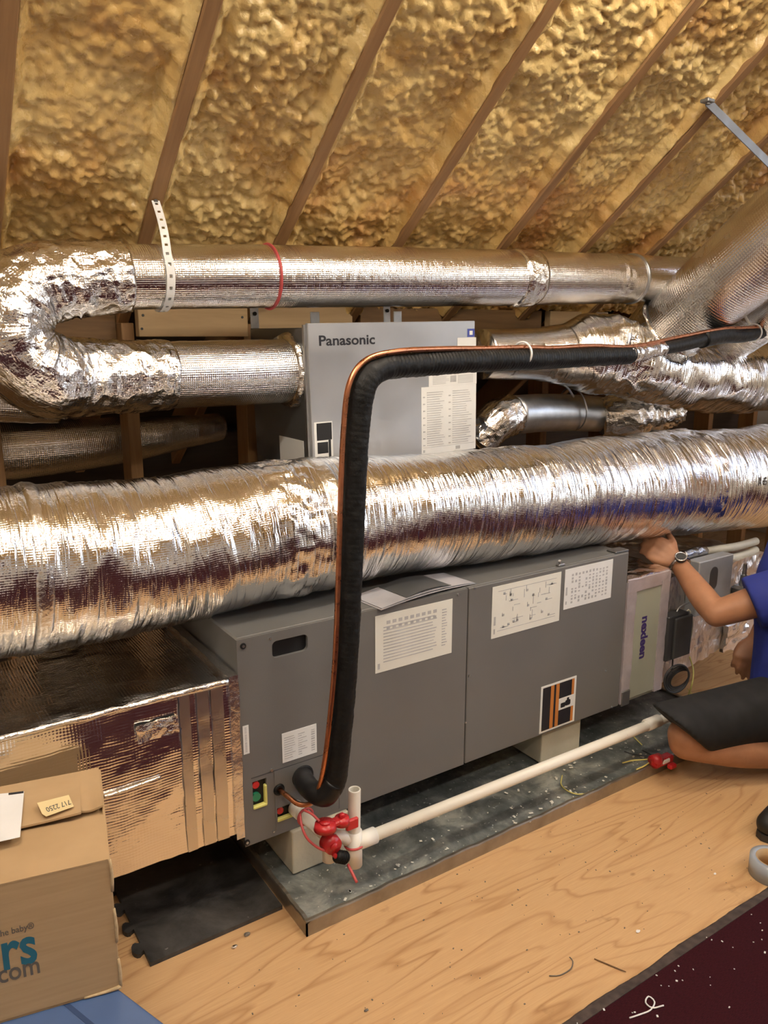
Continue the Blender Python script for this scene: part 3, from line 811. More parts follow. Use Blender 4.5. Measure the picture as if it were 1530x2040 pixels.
def upoint(px):
    q = np.array([765+CF*((c-CC)@cr)/((c-CC)@cf) for c in C_]); i = int(np.argmin(abs(q-px))); return C_[i], S_[i], C_[min(i+1, len(C_)-1)]-C_[max(0, i-1)]
D_, T_ = spline(np.array([p for p, _ in low_pts]), .005, np.array([q for _, q in low_pts]))
def lpoint(px):
    q = np.array([765+CF*((c-CC)@cr)/((c-CC)@cf) for c in D_]); i = int(np.argmin(abs(q-px))); return D_[i], T_[i], D_[min(i+1, len(D_)-1)]-D_[max(0, i-1)]
band_at(upoint, 1040, .09, .003, M['foil_crumple'], ud, 'taped_joint', 64, flex_disp(.003, .003, 40, 3, 3))
band_at(upoint, 1257, .012, .004, M['galv'], ud, 'clamp_band')
C, r, d = upoint(532); mesh('red_tie', ring(C, d, r+.002, .0035, 48, 8), M['red_wire'], ud, True, label='thin red cable tie')
band_at(lpoint, 285, .045, .004, M['foil_crumple'], ud, 'taped_joint', 64, flex_disp(.003, .003, 40, 3, 4))
band_at(lpoint, 585, .07, .012, M['foil_crumple'], ud, 'taped_collar', 72, flex_disp(.008, .006, 50, 4, 8))

# --- perforated hanger strap
hs = thing('hanger_strap', 'perforated white metal strap hanging the foil duct from a rafter', 'strap', tuple(aroof(309, 402)))
C, r, d = upoint(318); d = d/np.linalg.norm(d)
top = aroof(309, 398)+NS*.004
path = [top+np.array([0, .0, 0])]
fr = np.array([0, -1, 0.]); 
for a in (38, 15, -10, -35, -60, -85, -110):
    a = math.radians(a); path.append(C+(r+.004)*(np.array([0, -math.cos(a), math.sin(a)])))
q = spline(np.array(path[1:]), .004)[0]
n0 = int(np.linalg.norm(path[1]-top)/.004)
lin = np.array([top+(path[1]-top)*t+np.array([0, -.012*math.sin(math.pi*t), 0]) for t in np.linspace(0, 1, n0, endpoint=False)])
q = np.vstack([lin, q])
V = []; F = []; wd = .0105; S = d
for i, p in enumerate(q):
    for k in (-1, -.38, .38, 1): V.append(p+S*wd*k)
for i in range(len(q)-1):
    for k in range(3):
        if k == 1 and i % 7 in (2, 3): continue
        F.append((i*4+k, i*4+k+1, i*4+k+5, i*4+k+4))
V = np.array(V); nv = len(V); T = np.gradient(q, axis=0); T /= np.linalg.norm(T, axis=1)[:, None]
nn = np.repeat(np.cross(T, S[None, :]), 4, 0)
mesh('strap_band', (np.vstack([V, V+nn*.0012]), F+[[i+nv for i in f[::-1]] for f in F]), M['lamp_house'], hs)
mesh('screw', cyl(top+NS*.006, top, .006, n=12), M['galv_dark'], hs)

# ================================================================== VENTILATOR (brushed steel box)
PXL, PXR, PY0, PY1 = 1.081, 1.690, 2.0, 2.40
ev = thing('ventilator', 'brushed silver ventilator box with black lettering hung behind the ducts', 'ventilator', ((PXL+PXR)/2, 2.2, .95), (0, math.radians(-1.2), 0))
hw = (PXR-PXL)/2; zt = 1.399-.95
mesh('body', boxg(-hw+.004, hw-.012, -.185, .2, 0, zt-.012, .003), M['galv_dark'], ev, local=True)
fp = mesh('front_panel', boxg(-hw, hw, -.2, -.184, -.005, zt, .002), M['galv_panel'], ev, local=True)
mesh('side_flange', boxg(-hw-.006, -hw+.006, -.186, -.176, 0, zt-.004), M['galv'], ev, local=True)
def pl_local(px, py):
    p = Vector(ay(px, py, 2.0).tolist()); q = MAT[ev.name].inverted()@p; return q.x, q.z
def plbl(name, tl, br, mat, parent=fp, y=-.2008, kind=None, rnd=0, label=None):
    a, b = pl_local(*tl); c, d = pl_local(*br)
    l = mesh(name, boxg(a, c, y, y+.0007, d, b), mat, parent, local=True, label=label); return l, (a, c, d, b)
tx = text_geo('Panasonic', .0485, .0011)
a, b = pl_local(634, 680)
mesh('lettering', place((tx[0]*np.array([1.0, .82, 1]), tx[1]), (a, -.2006, b), (1, 0, 0), (0, 0, 1)), M['ink_black'], fp, local=True, label='black maker name lettering')
plbl('certification_sticker', (931, 655), (945, 671), M['ink_blue'], label='small dark blue sticker')
l, bb = plbl('white_dot', (935, 659), (941, 667), M['white_label'], y=-.2012)
plbl('sticker', (911, 673), (948, 691), M['white_label'])
def pprint(lab, bb, kind, rnd):
    R = random.Random(rnd); parts = []; x0, x1, z0, z1 = bb; w, h = x1-x0, z1-z0
    def bar(a, b, c, d): parts.append(boxg(x0+w*a, x0+w*b, -.2016, -.2008, z0+h*c, z0+h*d))
    if kind == 'two':
        for i in range(24):
            c = .13+.034*i
            bar(.10, .42-R.uniform(0, .1), c, c+.010); bar(.56, .92-R.uniform(0, .12), c, c+.010)
            if i % 3 == 0: bar(.03, .065, c, c+.018); bar(.49, .525, c, c+.018)
        bar(.03, .97, .10, .105); bar(.03, .06, .03, .07)
        bar(.62, .70, .03, .08)
    else:
        for i in range(6): bar(.08, .42-R.uniform(0, .08), .15+.11*i, .18+.11*i); bar(.6, .92, .15+.11*i, .18+.11*i)
        bar(.44, .56, .25, .75)
    mesh('printing', join(*parts), M['ink'], lab, local=True)
l, bb = plbl('label', (854, 744), (949, 764), M['white_label']); pprint(l, bb, 'one', 2)
l, bb = plbl('label', (839, 772), (947, 893), M['white_label'], label='large white instruction label'); pprint(l, bb, 'two', 3)
# lower corner switch plate
plbl('switch_plate', (625, 842), (664, 915), M['white_label'])
plbl('switch_window', (630, 844), (661, 875), M['slot'], y=-.2014)
plbl('switch_window', (632, 882), (654, 902), M['slot'], y=-.2014)
plbl('switch_strip', (654, 876), (660, 915), M['slot'], y=-.2014)
# label on the shaded side
p0 = ay(512, 862, 2.3); 
mesh('side_label', boxg(-hw+.0025, -hw+.0042, -.14, .02, .02, .11), M['white_label'], ev, local=True)
for x, y in ((-.17, .0), (.12, -.03)):
    mesh('mounting_bracket', join(boxg(x-.016, x+.016, y, y+.003, zt-.012, zt+.035, .001), boxg(x-.016, x+.016, y-.03, y+.003, zt-.012, zt-.009)), M['galv'], ev, local=True)
for px, py in ((507, 625), (771, 619)):
    p = ay(px, py, 2.30); q = MAT[ev.name].inverted()@Vector(p.tolist())
    b = mesh('hanging_tab', boxg(q.x-.014, q.x+.014, q.y, q.y+.003, zt-.012, q.z+.018, .001), M['galv'], ev, local=True)
    mesh('tab_bolt', cyl((q.x, q.y-.005, q.z), (q.x, q.y, q.z), .006, n=10), M['slot'], b, local=True)

# --- ducts right of the ventilator
rd = thing('insulated_duct', 'foil wrapped duct bulging out of the right side of the ventilator', 'duct', (2.6, 2.1, 1.1))
RD = [(958, 656, 756, 2.14), (1060, 655, 757, 2.12), (1120, 648, 762, 2.10), (1165, 630, 775, 2.08), (1225, 645, 790, 2.05), (1300, 672, 805, 2.0), (1400, 690, 818, 1.98), (1530, 690, 815, 1.97), (1750, 690, 800, 1.97)]
A, B = r_([duct_pt(*q) for q in RD]); A = np.vstack([A, [5.15, 2.0, 1.22]]); B = np.append(B, .13)
mesh('foil_jacket', tube(A, B*.96, 88, .009, flex_disp(.006, .020, 14, 1.2, 33, [(.62, .10, .012)])), M['foil_flex'], rd, True)
A2, B2 = r_([duct_pt(*q) for q in RD[:3]])
mesh('smooth_sleeve', tube(A2[:], B2*.985, 64, .01, flex_disp(.0006, .001, 20, 1.2, 35)), M['foil_straight'], rd, True)

ld = thing('metal_duct', 'bare silver metal duct with a crumpled elbow low beside the ventilator', 'duct', (2.1, 2.2, 1.0))
A, B = [ay(945, 885, 2.2), ay(968, 862, 2.19), ay(992, 838, 2.18), ay(1022, 826, 2.18)], .072
mesh('elbow', tube(A, [.06, .068, .074, .074], 64, .006, flex_disp(.007, .006, 45, 2.5, 51)), M['foil_crumple'], ld, True)
A = [ay(1018, 827, 2.18), ay(1100, 822, 2.2), ay(1230, 826, 2.24)]
mesh('pipe', tube(A, [.073, .073, .073], 56, .02), M['galv'], ld, True)
A = [ay(1195, 832, 2.2), ay(1235, 826, 2.16), ay(1290, 822, 2.12), ay(1350, 808, 2.06)]
mesh('taped_joint', tube(A, [.074, .095, .09, .07], 64, .006, flex_disp(.01, .012, 40, 2.5, 55)), M['foil_crumple'], ld, True)
c0 = ay(1143, 800, 2.19)
mesh('wire_loop', ring(ay(1140, 815, 2.2), (1, -.1, .1), .084, .0035, 40, 8), M['galv'], ld, True)
A = [ay(1100, 755, 2.11), ay(1128, 770, 2.10), ay(1143, 790, 2.11)]
mesh('hanger_wire', tube(A, [.004]*3, 8, .01), M['galv'], ld, True)

asd = thing('roof_duct', 'wide foil duct climbing along the rafters at the right', 'duct', tuple(ay(1365, 690, 2.05)))
dr_ = np.array([0, -math.cos(math.radians(37.3)), math.sin(math.radians(37.3))])
P0 = ay(1318, 668, 2.02)
mesh('foil_jacket', tube([P0-dr_*.05, P0+dr_*.4, P0+dr_*.9, P0+dr_*1.9], [.125, .150, .150, .150], 88, .012, flex_disp(.0008, .002, 16, 1.0, 61)), M['foil_roof'], asd, True)
mesh('taped_boot', tube([P0-dr_*.12, P0-dr_*.02, P0+dr_*.06], [.12, .135, .140], 72, .008, flex_disp(.006, .008, 30, 2.0, 63)), M['foil_crumple'], asd, True)
as2 = thing('roof_duct', 'narrow foil duct with a white tie climbing at the right edge', 'duct', tuple(ay(1490, 640, 1.95)))
P1 = ay(1478, 668, 1.88)-dr_*.10
mesh('foil_jacket', tube([P1, P1+dr_*.3, P1+dr_*.8, P1+dr_*1.6], [.075, .088, .088, .088], 64, .012, flex_disp(.0006, .0015, 16, 1.0, 67)), M['foil_straight'], as2, True)
mesh('white_tie', ring(P1+dr_*.19, dr_, .086, .005, 40, 8), M['lamp_house'], as2, True)

# --- steel strut from the rafters
a = aroof(1408, 200)+NS*.003; b = ay(1600, 392, 1.62)
dd = (b-a)/np.linalg.norm(b-a); sd = np.cross(dd, cf); sd /= np.linalg.norm(sd); nd = np.cross(sd, dd)
ss = thing('steel_strut', 'flat grey steel strut screwed to a rafter at upper right', 'bracket', tuple(a))
L = np.linalg.norm(b-a)
V = []; 
for s_ in (0, L):
    for u, v in ((-.014, 0), (.014, 0), (.014, .012), (.011, .012), (.011, .003), (-.014, .003)): V.append(a+dd*s_+sd*u+nd*v)
F = [(0, 1, 2, 3, 4, 5), (11, 10, 9, 8, 7, 6)]+[(i, (i+1) % 6, 6+(i+1) % 6, 6+i) for i in range(6)]
mesh('bar', (np.array(V), F), M['strut'], ss)
mesh('end_tab', boxg(a[0]-.02, a[0]+.014, a[1]-.018, a[1]+.012, a[2]-.006, a[2]+.004, .002), M['strut'], ss)
mesh('screw', cyl(a-np.array([.004, .006, .011]), a-np.array([.004, .006, 0]), .007, n=10), M['galv_dark'], ss)

# --- duct in the dark behind the post
bk = thing('insulated_duct', 'dim foil duct running behind the wooden post at left', 'duct', (.5, 2.62, .92))
A = [(-2.1, 2.64, .93), ay(-300, 925, 2.64), ay(-40, 904, 2.64), ay(100, 893, 2.64), ay(235, 878, 2.66), ay(440, 850, 2.7)]
mesh('foil_jacket', tube(A, [.09, .09, .088, .085, .075, .045], 56, .01, flex_disp(.002, .004, 20, 1.2, 71)), M['foil_dimple'], bk, True)
bk2 = thing('insulated_duct', 'short stretch of dim foil duct peeking out below the U bend', 'duct', (.2, 2.5, 1.05))
A = [(-2.1, 2.37, 1.14), ay(-200, 800, 2.37), ay(-20, 802, 2.37), ay(60, 808, 2.37), ay(120, 822, 2.37)]
mesh('foil_jacket', tube(A, [.05, .05, .05, .047, .03], 40, .01, flex_disp(.002, .003, 20, 1.2, 73)), M['foil_dimple'], bk2, True)

# ================================================================== FOIL BOX PLENUMS
pn = thing('foil_plenum', 'foil wrapped box plenum joined to the near end of the air handler', 'plenum', (.15, 1.78, .195))
mesh('foil_wrap', foilbox(-.80, .628, 1.578, 1.99, .198, .590, .0085, .0022, 16, 80), M['foil_box'], pn, True)
for i, (xa, xb) in enumerate(((.505, .528), (.545, .572), (.578, .606))):
    mesh('tape_strip', foilbox(xa, xb, 1.5725, 1.5765, .199, .588, .01, .0009, 30, 85+i), M['foil_dull'], pn, True)
mesh('end_collar', foilbox(.622, .6445, 1.571, 2.00, .185, .602, .01, .0018, 25, 90), M['foil_tape'], pn, True)
mesh('edge_seam', tube([(-.80, 1.577, .592), (.1, 1.576, .592), (.62, 1.576, .592)], [.006]*3, 12, .01, flex_disp(.0015, .002, 60, 2, 92)), M['foil_crumple'], pn, True)
mesh('torn_flap', foilbox(.41, .50, 1.569, 1.574, .505, .545, .006, .004, 50, 95), M['foil_crumple'], pn, True)
mesh('crease_strip', tube([ay(205, 1588, 1.572), ay(260, 1570, 1.571), ay(320, 1548, 1.572)], [.0035, .0045, .003], 10, .006, flex_disp(.001, .0015, 80, 2, 96)), M['foil_crumple'], pn, True)
0 and mesh('top_pleat', tube([(.33, 1.76, .588), (.42, 1.74, .590), (.52, 1.76, .588)], [.006, .011, .006], 20, .008, flex_disp(.004, .005, 50, 3, 97)), M['foil_dark'], pn, True)

# filter cabinet at the far end
fc = thing('filter_cabinet', 'grey green filter cabinet taped with foil at the far end of the air handler', 'filter', (2.1, 1.8, .15))
mesh('body', boxg(1.988, 2.196, 1.585, 2.06, .15, .585, .003), M['filter'], fc)
dp = mesh('door_panel', boxg(2.028, 2.162, 1.574, 1.586, .165, .560, .003), M['filter'], fc)
for q, ax in (((1.986, 2.030, 1.570, 1.588, .16, .586), 0), ((2.160, 2.200, 1.570, 1.588, .16, .590), 1), ((1.99, 2.2, 1.569, 1.590, .548, .590), 2)):
    mesh('tape_strip', foilbox(*q, .008, .0015, 40, 100+ax), M['pinkfoil'], fc, True)
mesh('foil_top', foilbox(1.985, 2.2, 1.575, 2.06, .583, .594, .012, .004, 30, 104), M['foil_crumple'], fc, True)
mesh('grey_corner', boxg(1.99, 2.03, 1.566, 1.578, .152, .205, .002), M['galv_dark'], fc)
tx = text_geo('nexleen', .048, .002, 'CENTER')
mesh('lettering', place(tx, (2.088, 1.5735, .375), (0, 0, -1), (1, 0, 0), (0, -1, 0)), M['ink_violet'], dp, label='violet sideways lettering')

# foil return plenum beyond it
def tp(V):
    V = V.copy(); k = np.clip((V[:, 0]-2.2)/.5, 0, 1); low = V[:, 2] < .4
    V[:, 2] = np.where(low, V[:, 2]+k*.08*np.clip((.4-V[:, 2])/.22, 0, 1), V[:, 2]); return V
rp_ = thing('foil_plenum', 'crinkled foil return plenum beyond the filter cabinet', 'plenum', (2.5, 1.85, .14))
mesh('foil_wrap', foilbox(2.202, 2.85, 1.615, 2.08, .14, .540, .010, .007, 22, 110, tp), M['foil_wrinkle'], rp_, True)
mesh('foil_hem', foilbox(2.60, 2.74, 1.595, 1.612, .19, .30, .008, .007, 30, 113), M['foil_tape'], rp_, True)
cbx = thing('control_box', 'small black control box on the foil return plenum', 'control box', (2.28, 1.6, .27))
(xa, za), (xb, zb) = [(p[0], p[2]) for p in (ay(1326, 1228, 1.575), ay(1358, 1303, 1.575))]
mesh('case', boxg(xa, xb, 1.56, 1.602, zb, za, .003), M['black_box'], cbx)
mesh('cover', boxg(xa+.03, xb+.014, 1.552, 1.562, zb+.005, za-.01, .003), M['grey_dark'], cbx)
for i, (p_, col) in enumerate((([(1345, 1230), (1352, 1212), (1372, 1200)], 'galv'), ([(1362, 1232), (1372, 1215), (1380, 1245), (1370, 1300)], 'cream_pipe'), ([(1340, 1303), (1340, 1320), (1338, 1340)], 'grey_dark'))):
    mesh('cable', tube([ay(x, y, 1.585) for x, y in p_], [.003]*len(p_), 8, .01), M[col], cbx, True)
w = thing('wire_coil', 'coil of dark wire hanging under the foil return plenum', 'wire', tuple(ay(1348, 1385, 1.60)))
for i in range(4):
    c = ay(1348+i*2, 1352, 1.56+.008*i); mesh('wire_turn', ring(c, (.25, 1, .1*i), .052-.004*i, .0035, 36, 8), M['black_box'], w, True)
yl = mesh('yellow_wire', tube([ay(1374, 1308, 1.60), ay(1381, 1335, 1.58), ay(1378, 1365, 1.55), az(1366, 1398, .045)], [.0028]*4, 8, .008), M['yellow_wire'], None, True)
tag(yl, 'thin yellow wire dangling from the foil return plenum', 'wire')
jb = thing('junction_box', 'light grey metal box with an oval knockout above the return plenum', 'electrical box', tuple(ay(1425, 1190, 1.66)))
p0, p1 = ay(1392, 1120, 1.57), ay(1452, 1182, 1.57)
mesh('case', boxg(p0[0], p1[0], 1.565, 1.612, p1[2]-.05, p0[2], .003), M['grey_box'], jb)
c = ay(1421, 1152, 1.565)
mesh('knockout', place(prism(rrect(.045, .085, .022), (0, 0, 0), (1, 0, 0), (0, 1, 0), (0, 0, 1), .002), (c[0], 1.5652, c[2]), (1, 0, 0), (0, 0, 1), (0, -1, 0)), M['galv_dark'], jb)
for lab, pp, r in (('upper cream pipe running right from behind the watch', [(1370, 1105), (1420, 1096), (1470, 1088), (1506, 1078)], .015), ('lower cream pipe running right under the upper cream pipe', [(1365, 1128), (1420, 1118), (1470, 1108), (1506, 1095)], .014)):
    t_ = thing('cream_pipe', lab, 'pipe', tuple(ay(*pp[1], 1.66)), group='cream pipes beside the arm')
    mesh('pipe', tube([ay(x, y, 1.64) for x, y in pp], [r]*4, 16, .02), M['cream_pipe'], t_, True)
    if 'upper' in lab: mesh('foil_wrap', tube([ay(1362, 1108, 1.63), ay(1385, 1101, 1.63), ay(1402, 1098, 1.635)], [.02, .021, .018], 24, .006, flex_disp(.004, .004, 60, 3, 7)), M['foil_crumple'], t_, True)
vv = thing('valve', 'dark valve with silver fitting at the right edge', 'valve', tuple(ay(1487, 1200, 1.62)))
c = ay(1482, 1165, 1.57)
mesh('body', boxg(c[0]-.04, c[0]+.04, 1.54, 1.60, c[2]-.06, c[2], .01), M['galv_dark'], vv)
mesh('fitting', join(cyl((c[0]-.005, 1.57, c[2]), (c[0]-.005, 1.57, c[2]+.04), .016, .012, 16), cyl((c[0]-.005, 1.57, c[2]+.04), (c[0]-.012, 1.565, c[2]+.085), .009, .007, 14)), M['galv'], vv)

# ================================================================== REFRIGERANT LINES
sl = thing('suction_line', 'thick black insulated pipe rising from the air handler and bending right', 'pipe', (.807, 1.5, .25))
SP = [(ay(603, 1546, 1.577), .024), (ay(606, 1556, 1.53), .0245), (ay(622, 1575, 1.475), .025), (ay(648, 1585, 1.435), .0255), (ay(668, 1555, 1.42), .0255), (ay(677, 1480, 1.415), .0255), (ay(690, 1330, 1.41), .0255), (ay(699, 1150, 1.41), .0255), (ay(705, 980, 1.41), .0265), (ay(712, 850, 1.41), .0275),
      (ay(724, 765, 1.41), .030), (ay(762, 733, 1.42), .028), (ay(840, 725, 1.45), .0275), (ay(960, 718, 1.50), .0275), (ay(1100, 714, 1.57), .0275), (ay(1255, 707, 1.65), .027)]
A, B = r_(SP)
mesh('elbow_stub', tube(A[:5], B[:5]*1.04, 32, .006, flex_disp(.0006, .001, 60, 2, 121)), M['black_tape'], sl, True)
def wrapd(s, th, P): return .0012*np.sin(s*2*math.pi/.012+th)*np.clip((s-.95)/.2, .25, 1)+.0012*vn(P, 60, 4)
mesh('insulation', tube(A[3:], B[3:], 40, .0035, wrapd), M['black_rubber'], sl, True)
A, B = r_([(ay(1250, 707, 1.648), .0272), (ay(1285, 701, 1.665), .024), (ay(1322, 694, 1.68), .021)])
mesh('foil_wrap', tube(A, B, 32, .005, flex_disp(.003, .003, 60, 3, 125)), M['foil_crumple'], sl, True)
A, B = r_([(ay(1318, 694, 1.68), .021), (ay(1360, 686, 1.70), .023), (ay(1400, 676, 1.72), .024)])
mesh('thin_insulation', tube(A, B, 32, .01), M['black_rubber'], sl, True)
A, B = r_([(ay(1398, 676, 1.72), .030), (ay(1440, 668, 1.74), .031), (ay(1480, 668, 1.76), .027), (ay(1560, 655, 1.8), .025), (ay(1700, 640, 1.9), .025)])
mesh('thin_insulation', tube(A, B, 32, .01, flex_disp(.001, .002, 30, 2, 126)), M['black_rubber'], sl, True)
mesh('grommet', ring(ay(603, 1546, 1.575), (0, 1, 0), .024, .006, 32, 10), M['black_rubber'], sl, True)
ll = thing('copper_line', 'thin bare copper tube strapped along the black insulated pipe', 'pipe', (.75, 1.5, .2))
cp_ = [ay(556, 1573, 1.577), ay(575, 1588, 1.53), ay(595, 1602, 1.50), ay(618, 1601, 1.475), ay(632, 1580, 1.45), ay(643, 1540, 1.425), ay(654, 1460, 1.41), ay(667, 1320, 1.40), ay(674, 1150, 1.40), ay(679, 980, 1.40), ay(685, 850, 1.40), ay(696, 765, 1.395), ay(728, 718, 1.40), ay(790, 700, 1.41), ay(880, 695, 1.45), ay(960, 694, 1.49), ay(1040, 692, 1.53), ay(1100, 693, 1.56), ay(1180, 689, 1.60), ay(1260, 690, 1.64), ay(1350, 672, 1.69), ay(1440, 655, 1.72), ay(1500, 652, 1.75), ay(1700, 640, 1.85)]
mesh('tube', tube(cp_, [.0062]*len(cp_), 14, .008), M['copper'], ll, True)
mesh('port_grommet', join(ring(ay(556, 1573, 1.573), (0, 1, 0), .010, .005, 24, 8), cyl(ay(556, 1573, 1.572), ay(556, 1573, 1.5745), .010, n=20)), M['black_rubber'], ll, True)
for px, py, Y in ((1040, 697, 1.53), (1500, 655, 1.745)):
    mesh('cable_tie', ring(ay(px, py+8, Y+.01), (1, .2, 0), .032 if px > 1400 else .030, .003, 30, 8), M['lamp_house'], ll, True)

# ================================================================== CONDENSATE DRAIN
dn = thing('drain_pipe', 'white plastic drain pipe with tee running along the front of the pan', 'pipe', (.86, 1.43, .03))
R = .0165
q0 = ay(720, 1668, 1.43); q1 = ay(1300, 1440, 1.43); q2 = ay(1560, 1337, 1.43)
tj = ay(705, 1680, 1.43)
mesh('long_pipe', cyl(tj, q2, R*.92, n=28), M['pvc'], dn, True)
dv = (q2-tj)/np.linalg.norm(q2-tj)
mesh('tee_socket', cyl(tj, tj+dv*.06, R*1.22, n=28), M['pvc'], dn, True)
zt_ = ay(707, 1572, 1.43)[2]
mesh('riser', join(cyl((tj[0], 1.43, tj[2]), (tj[0]+.003, 1.43, zt_-.001), R*.92, n=28, cap=False), cyl((tj[0]+.003, 1.43, zt_-.001), (tj[0]+.003, 1.43, zt_-.05), R*.70, n=24, cap=False)), M['pvc'], dn, True)
rv = ring((tj[0]+.003, 1.43, zt_-.001), (0, 0, 1), R*.81, R*.11, 28, 6); mesh('riser_rim', rv, M['pvc'], dn, True)
mesh('tee_body', join(cyl((tj[0], 1.43, tj[2]-.058), (tj[0], 1.43, tj[2]+.034), R*1.22, n=28)), M['pvc'], dn, True)
mesh('coupling', cyl(q1-dv*.03, q1+dv*.03, R*1.16, n=28), M['pvc'], dn, True)
qc = ay(1460, 1377, 1.43); mesh('pipe_clamp', cyl(qc-dv*.012, qc+dv*.012, R*1.12, n=28), M['galv'], dn, True)
mesh('coupling', cyl(qc-dv*.05, qc-dv*.012, R*1.18, n=28), M['pvc'], dn, True)
# inlet stub from the cabinet into the trap
i0 = ay(588, 1608, 1.572); i1 = ay(640, 1655, 1.45); i2 = ay(655, 1668, 1.435)
mesh('inlet_pipe', tube([i0, (i0+i1)/2, i1], [R]*3, 24, .01), M['pvc'], dn, True)
di = (i1-i0)/np.linalg.norm(i1-i0); mesh('inlet_socket', cyl(i0, i0+di*.03, R*1.2, n=24), M['pvc'], dn, True)
tz = ay(655, 1713, 1.435)[2]
mesh('trap_leg', cyl((i2[0], i2[1], tz), (i2[0], i2[1], i2[2]+.015), R, n=24), M['pvc'], dn, True)
mesh('trap_bridge', tube([i1, i2, (i2+tj)/2+np.array([0, 0, .012]), tj+np.array([-R, 0, .015])], [R*.9]*4, 20, .008), M['pvc'], dn, True)
pm = join(*[boxg(a_, a_+l_, -.003, .003, 0, .0003) for a_, l_ in ((0, .004), (.006, .003), (.011, .005), (.02, .004), (.05, .006), (.059, .003), (.065, .005))])
pp_ = tj+dv*.13; up_ = np.array([0, -.35, .94]); up_ -= dv*(up_@dv); up_ /= np.linalg.norm(up_); no_ = np.cross(dv, up_)
mesh('pipe_printing', place(pm, pp_+no_*(R*.93+.0004), dv, up_), M['pvc_print'], dn)
# float switch
fs = thing('float_switch', 'red float switch clipped between the white drain trap and tee', 'switch', (i2[0], i2[1], tz))
c1 = ay(648, 1645, 1.415); c2 = ay(681, 1634, 1.415); c3 = ay(662, 1683, 1.412)
mesh('upper_cap', join(cyl(c1-np.array([0, 0, .008]), c1+np.array([0, 0, .007]), .027, .024, 28), cyl(c1+np.array([0, 0, .007]), c1+np.array([0, 0, .011]), .012, n=20)), M['red'], fs, True)
mesh('side_cap', join(cyl(c2-np.array([0, 0, .009]), c2+np.array([0, 0, .008]), .019, .017, 24), boxg(c2[0]-.006, c2[0]+.006, c2[1]-.006, c2[1]+.006, c2[2]+.006, c2[2]+.018, .002)), M['red'], fs, True)
mesh('bridge', boxg(c1[0], c2[0], c1[1]-.012, c1[1]+.012, c1[2]-.007, c1[2]+.006, .003), M['red'], fs)
mesh('strap_arm', boxg(c2[0]+.008, tj[0], 1.405, 1.415, c2[2]-.03, c2[2]-.002, .003), M['red'], fs)
mesh('lower_plug', join(cyl(c3+np.array([0, .02, 0]), c3-np.array([0, .008, 0]), .024, .021, 24), cyl(c3-np.array([0, .008, 0]), c3-np.array([0, .013, 0]), .010, n=16)), M['red'], fs, True)
mesh('hook', tube([c3+np.array([.0, 0, -.018]), c3+np.array([.006, -.006, -.03]), c3+np.array([.014, -.004, -.036])], [.007, .006, .005], 10, .005), M['red'], fs, True)
k0 = ay(680, 1707, 1.405); mesh('black_plug', join(*[cyl(k0-np.array([.014, 0, -.008]), k0+np.array([.014, 0, -.008]), .014, .013, 12)]+[ring(k0+np.array([-.010+.005*i, 0, .0057-.003*i]), (1, 0, -.57), .0142, .0014, 16, 6) for i in range(5)]), M['black_rubber'], fs, True)
mesh('red_lead', tube([ay(693, 1722, 1.40), ay(702, 1740, 1.38), ay(711, 1758, 1.36)], [.0035]*3, 10, .006), M['red_wire'], fs, True)
mesh('tether', tube([ay(598, 1622, 1.47), ay(601, 1645, 1.45), ay(612, 1670, 1.43), ay(632, 1688, 1.42), ay(648, 1695, 1.41)], [.003]*5, 10, .006), M['red_wire'], fs, True)
mesh('tether_loop', ring(i0+di*.05, di, R*1.25, .003, 28, 8), M['red_wire'], fs, True)
mesh('tether', tube([ay(606, 1614, 1.46), ay(622, 1622, 1.44), ay(636, 1636, 1.42)], [.003]*3, 10, .006), M['red_wire'], fs, True)
mesh('tee_loop', ring((tj[0], 1.43, tj[2]-.004), (0, .1, 1), R*1.30, .003, 28, 8), M['red_wire'], fs, True)

# ================================================================== DRAIN PAN, MAT
PX0, PX1, PYF, PYB = .712, 2.44, 1.395, 2.20
pan = thing('drain_pan', 'shallow dirty galvanised drain pan under the air handler', 'pan', ((PX0+PX1)/2, 1.8, 0))
def pan_sheet():
    nx, ny = 90, 40; V = []; F = []
    for i in range(nx+1):
        for j in range(ny+1):
            x = PX0+.006+(PX1-PX0-.012)*i/nx; y = PYF+.006+(PYB-PYF-.012)*j/ny
            V.append((x, y, .030))
    V = np.array(V); V[:, 2] += .0022*vn(V, 4, 3)+.0008*vn(V, 15, 5)
    for i in range(nx):
        for j in range(ny): a = i*(ny+1)+j; F.append((a, a+ny+1, a+ny+2, a+1))
    return V, F
mesh('pan_floor', pan_sheet(), M['pan'], pan, True)
def rim(p, q, th):
    """wall of the pan with a wavy folded lip"""
    p, q = np.array(p, float), np.array(q, float); n = 60; d = q-p; t = np.cross([0, 0, 1.], d); t /= np.linalg.norm(t); V = []; F = []
    for i in range(n+1):
        c = p+d*i/n; w = .0014*math.sin(i*.9)+.0012*math.sin(i*2.3+1)
        for o, z in ((0, 0), (0, .036+w), (.002, .040+w), (.011, .0385+w), (.012, .036+w), (.004, .034+w), (.004, .0)): V.append(c+t*o+np.array([0, 0, z]))
    for i in range(n):
        for k in range(7): F.append((i*7+k, (i+1)*7+k, (i+1)*7+(k+1) % 7, i*7+(k+1) % 7))
    F += [tuple(range(6, -1, -1)), tuple(n*7+k for k in range(7))]
    return np.array(V), F
for a_, b_ in (((PX0, PYF, 0), (PX1, PYF, 0)), ((PX1, PYF, 0), (PX1, PYB, 0)), ((PX1, PYB, 0), (PX0, PYB, 0)), ((PX0, PYB, 0), (PX0, PYF, 0))):
    mesh('pan_wall', rim(a_, b_, .012), M['pan_edge'], pan, False)

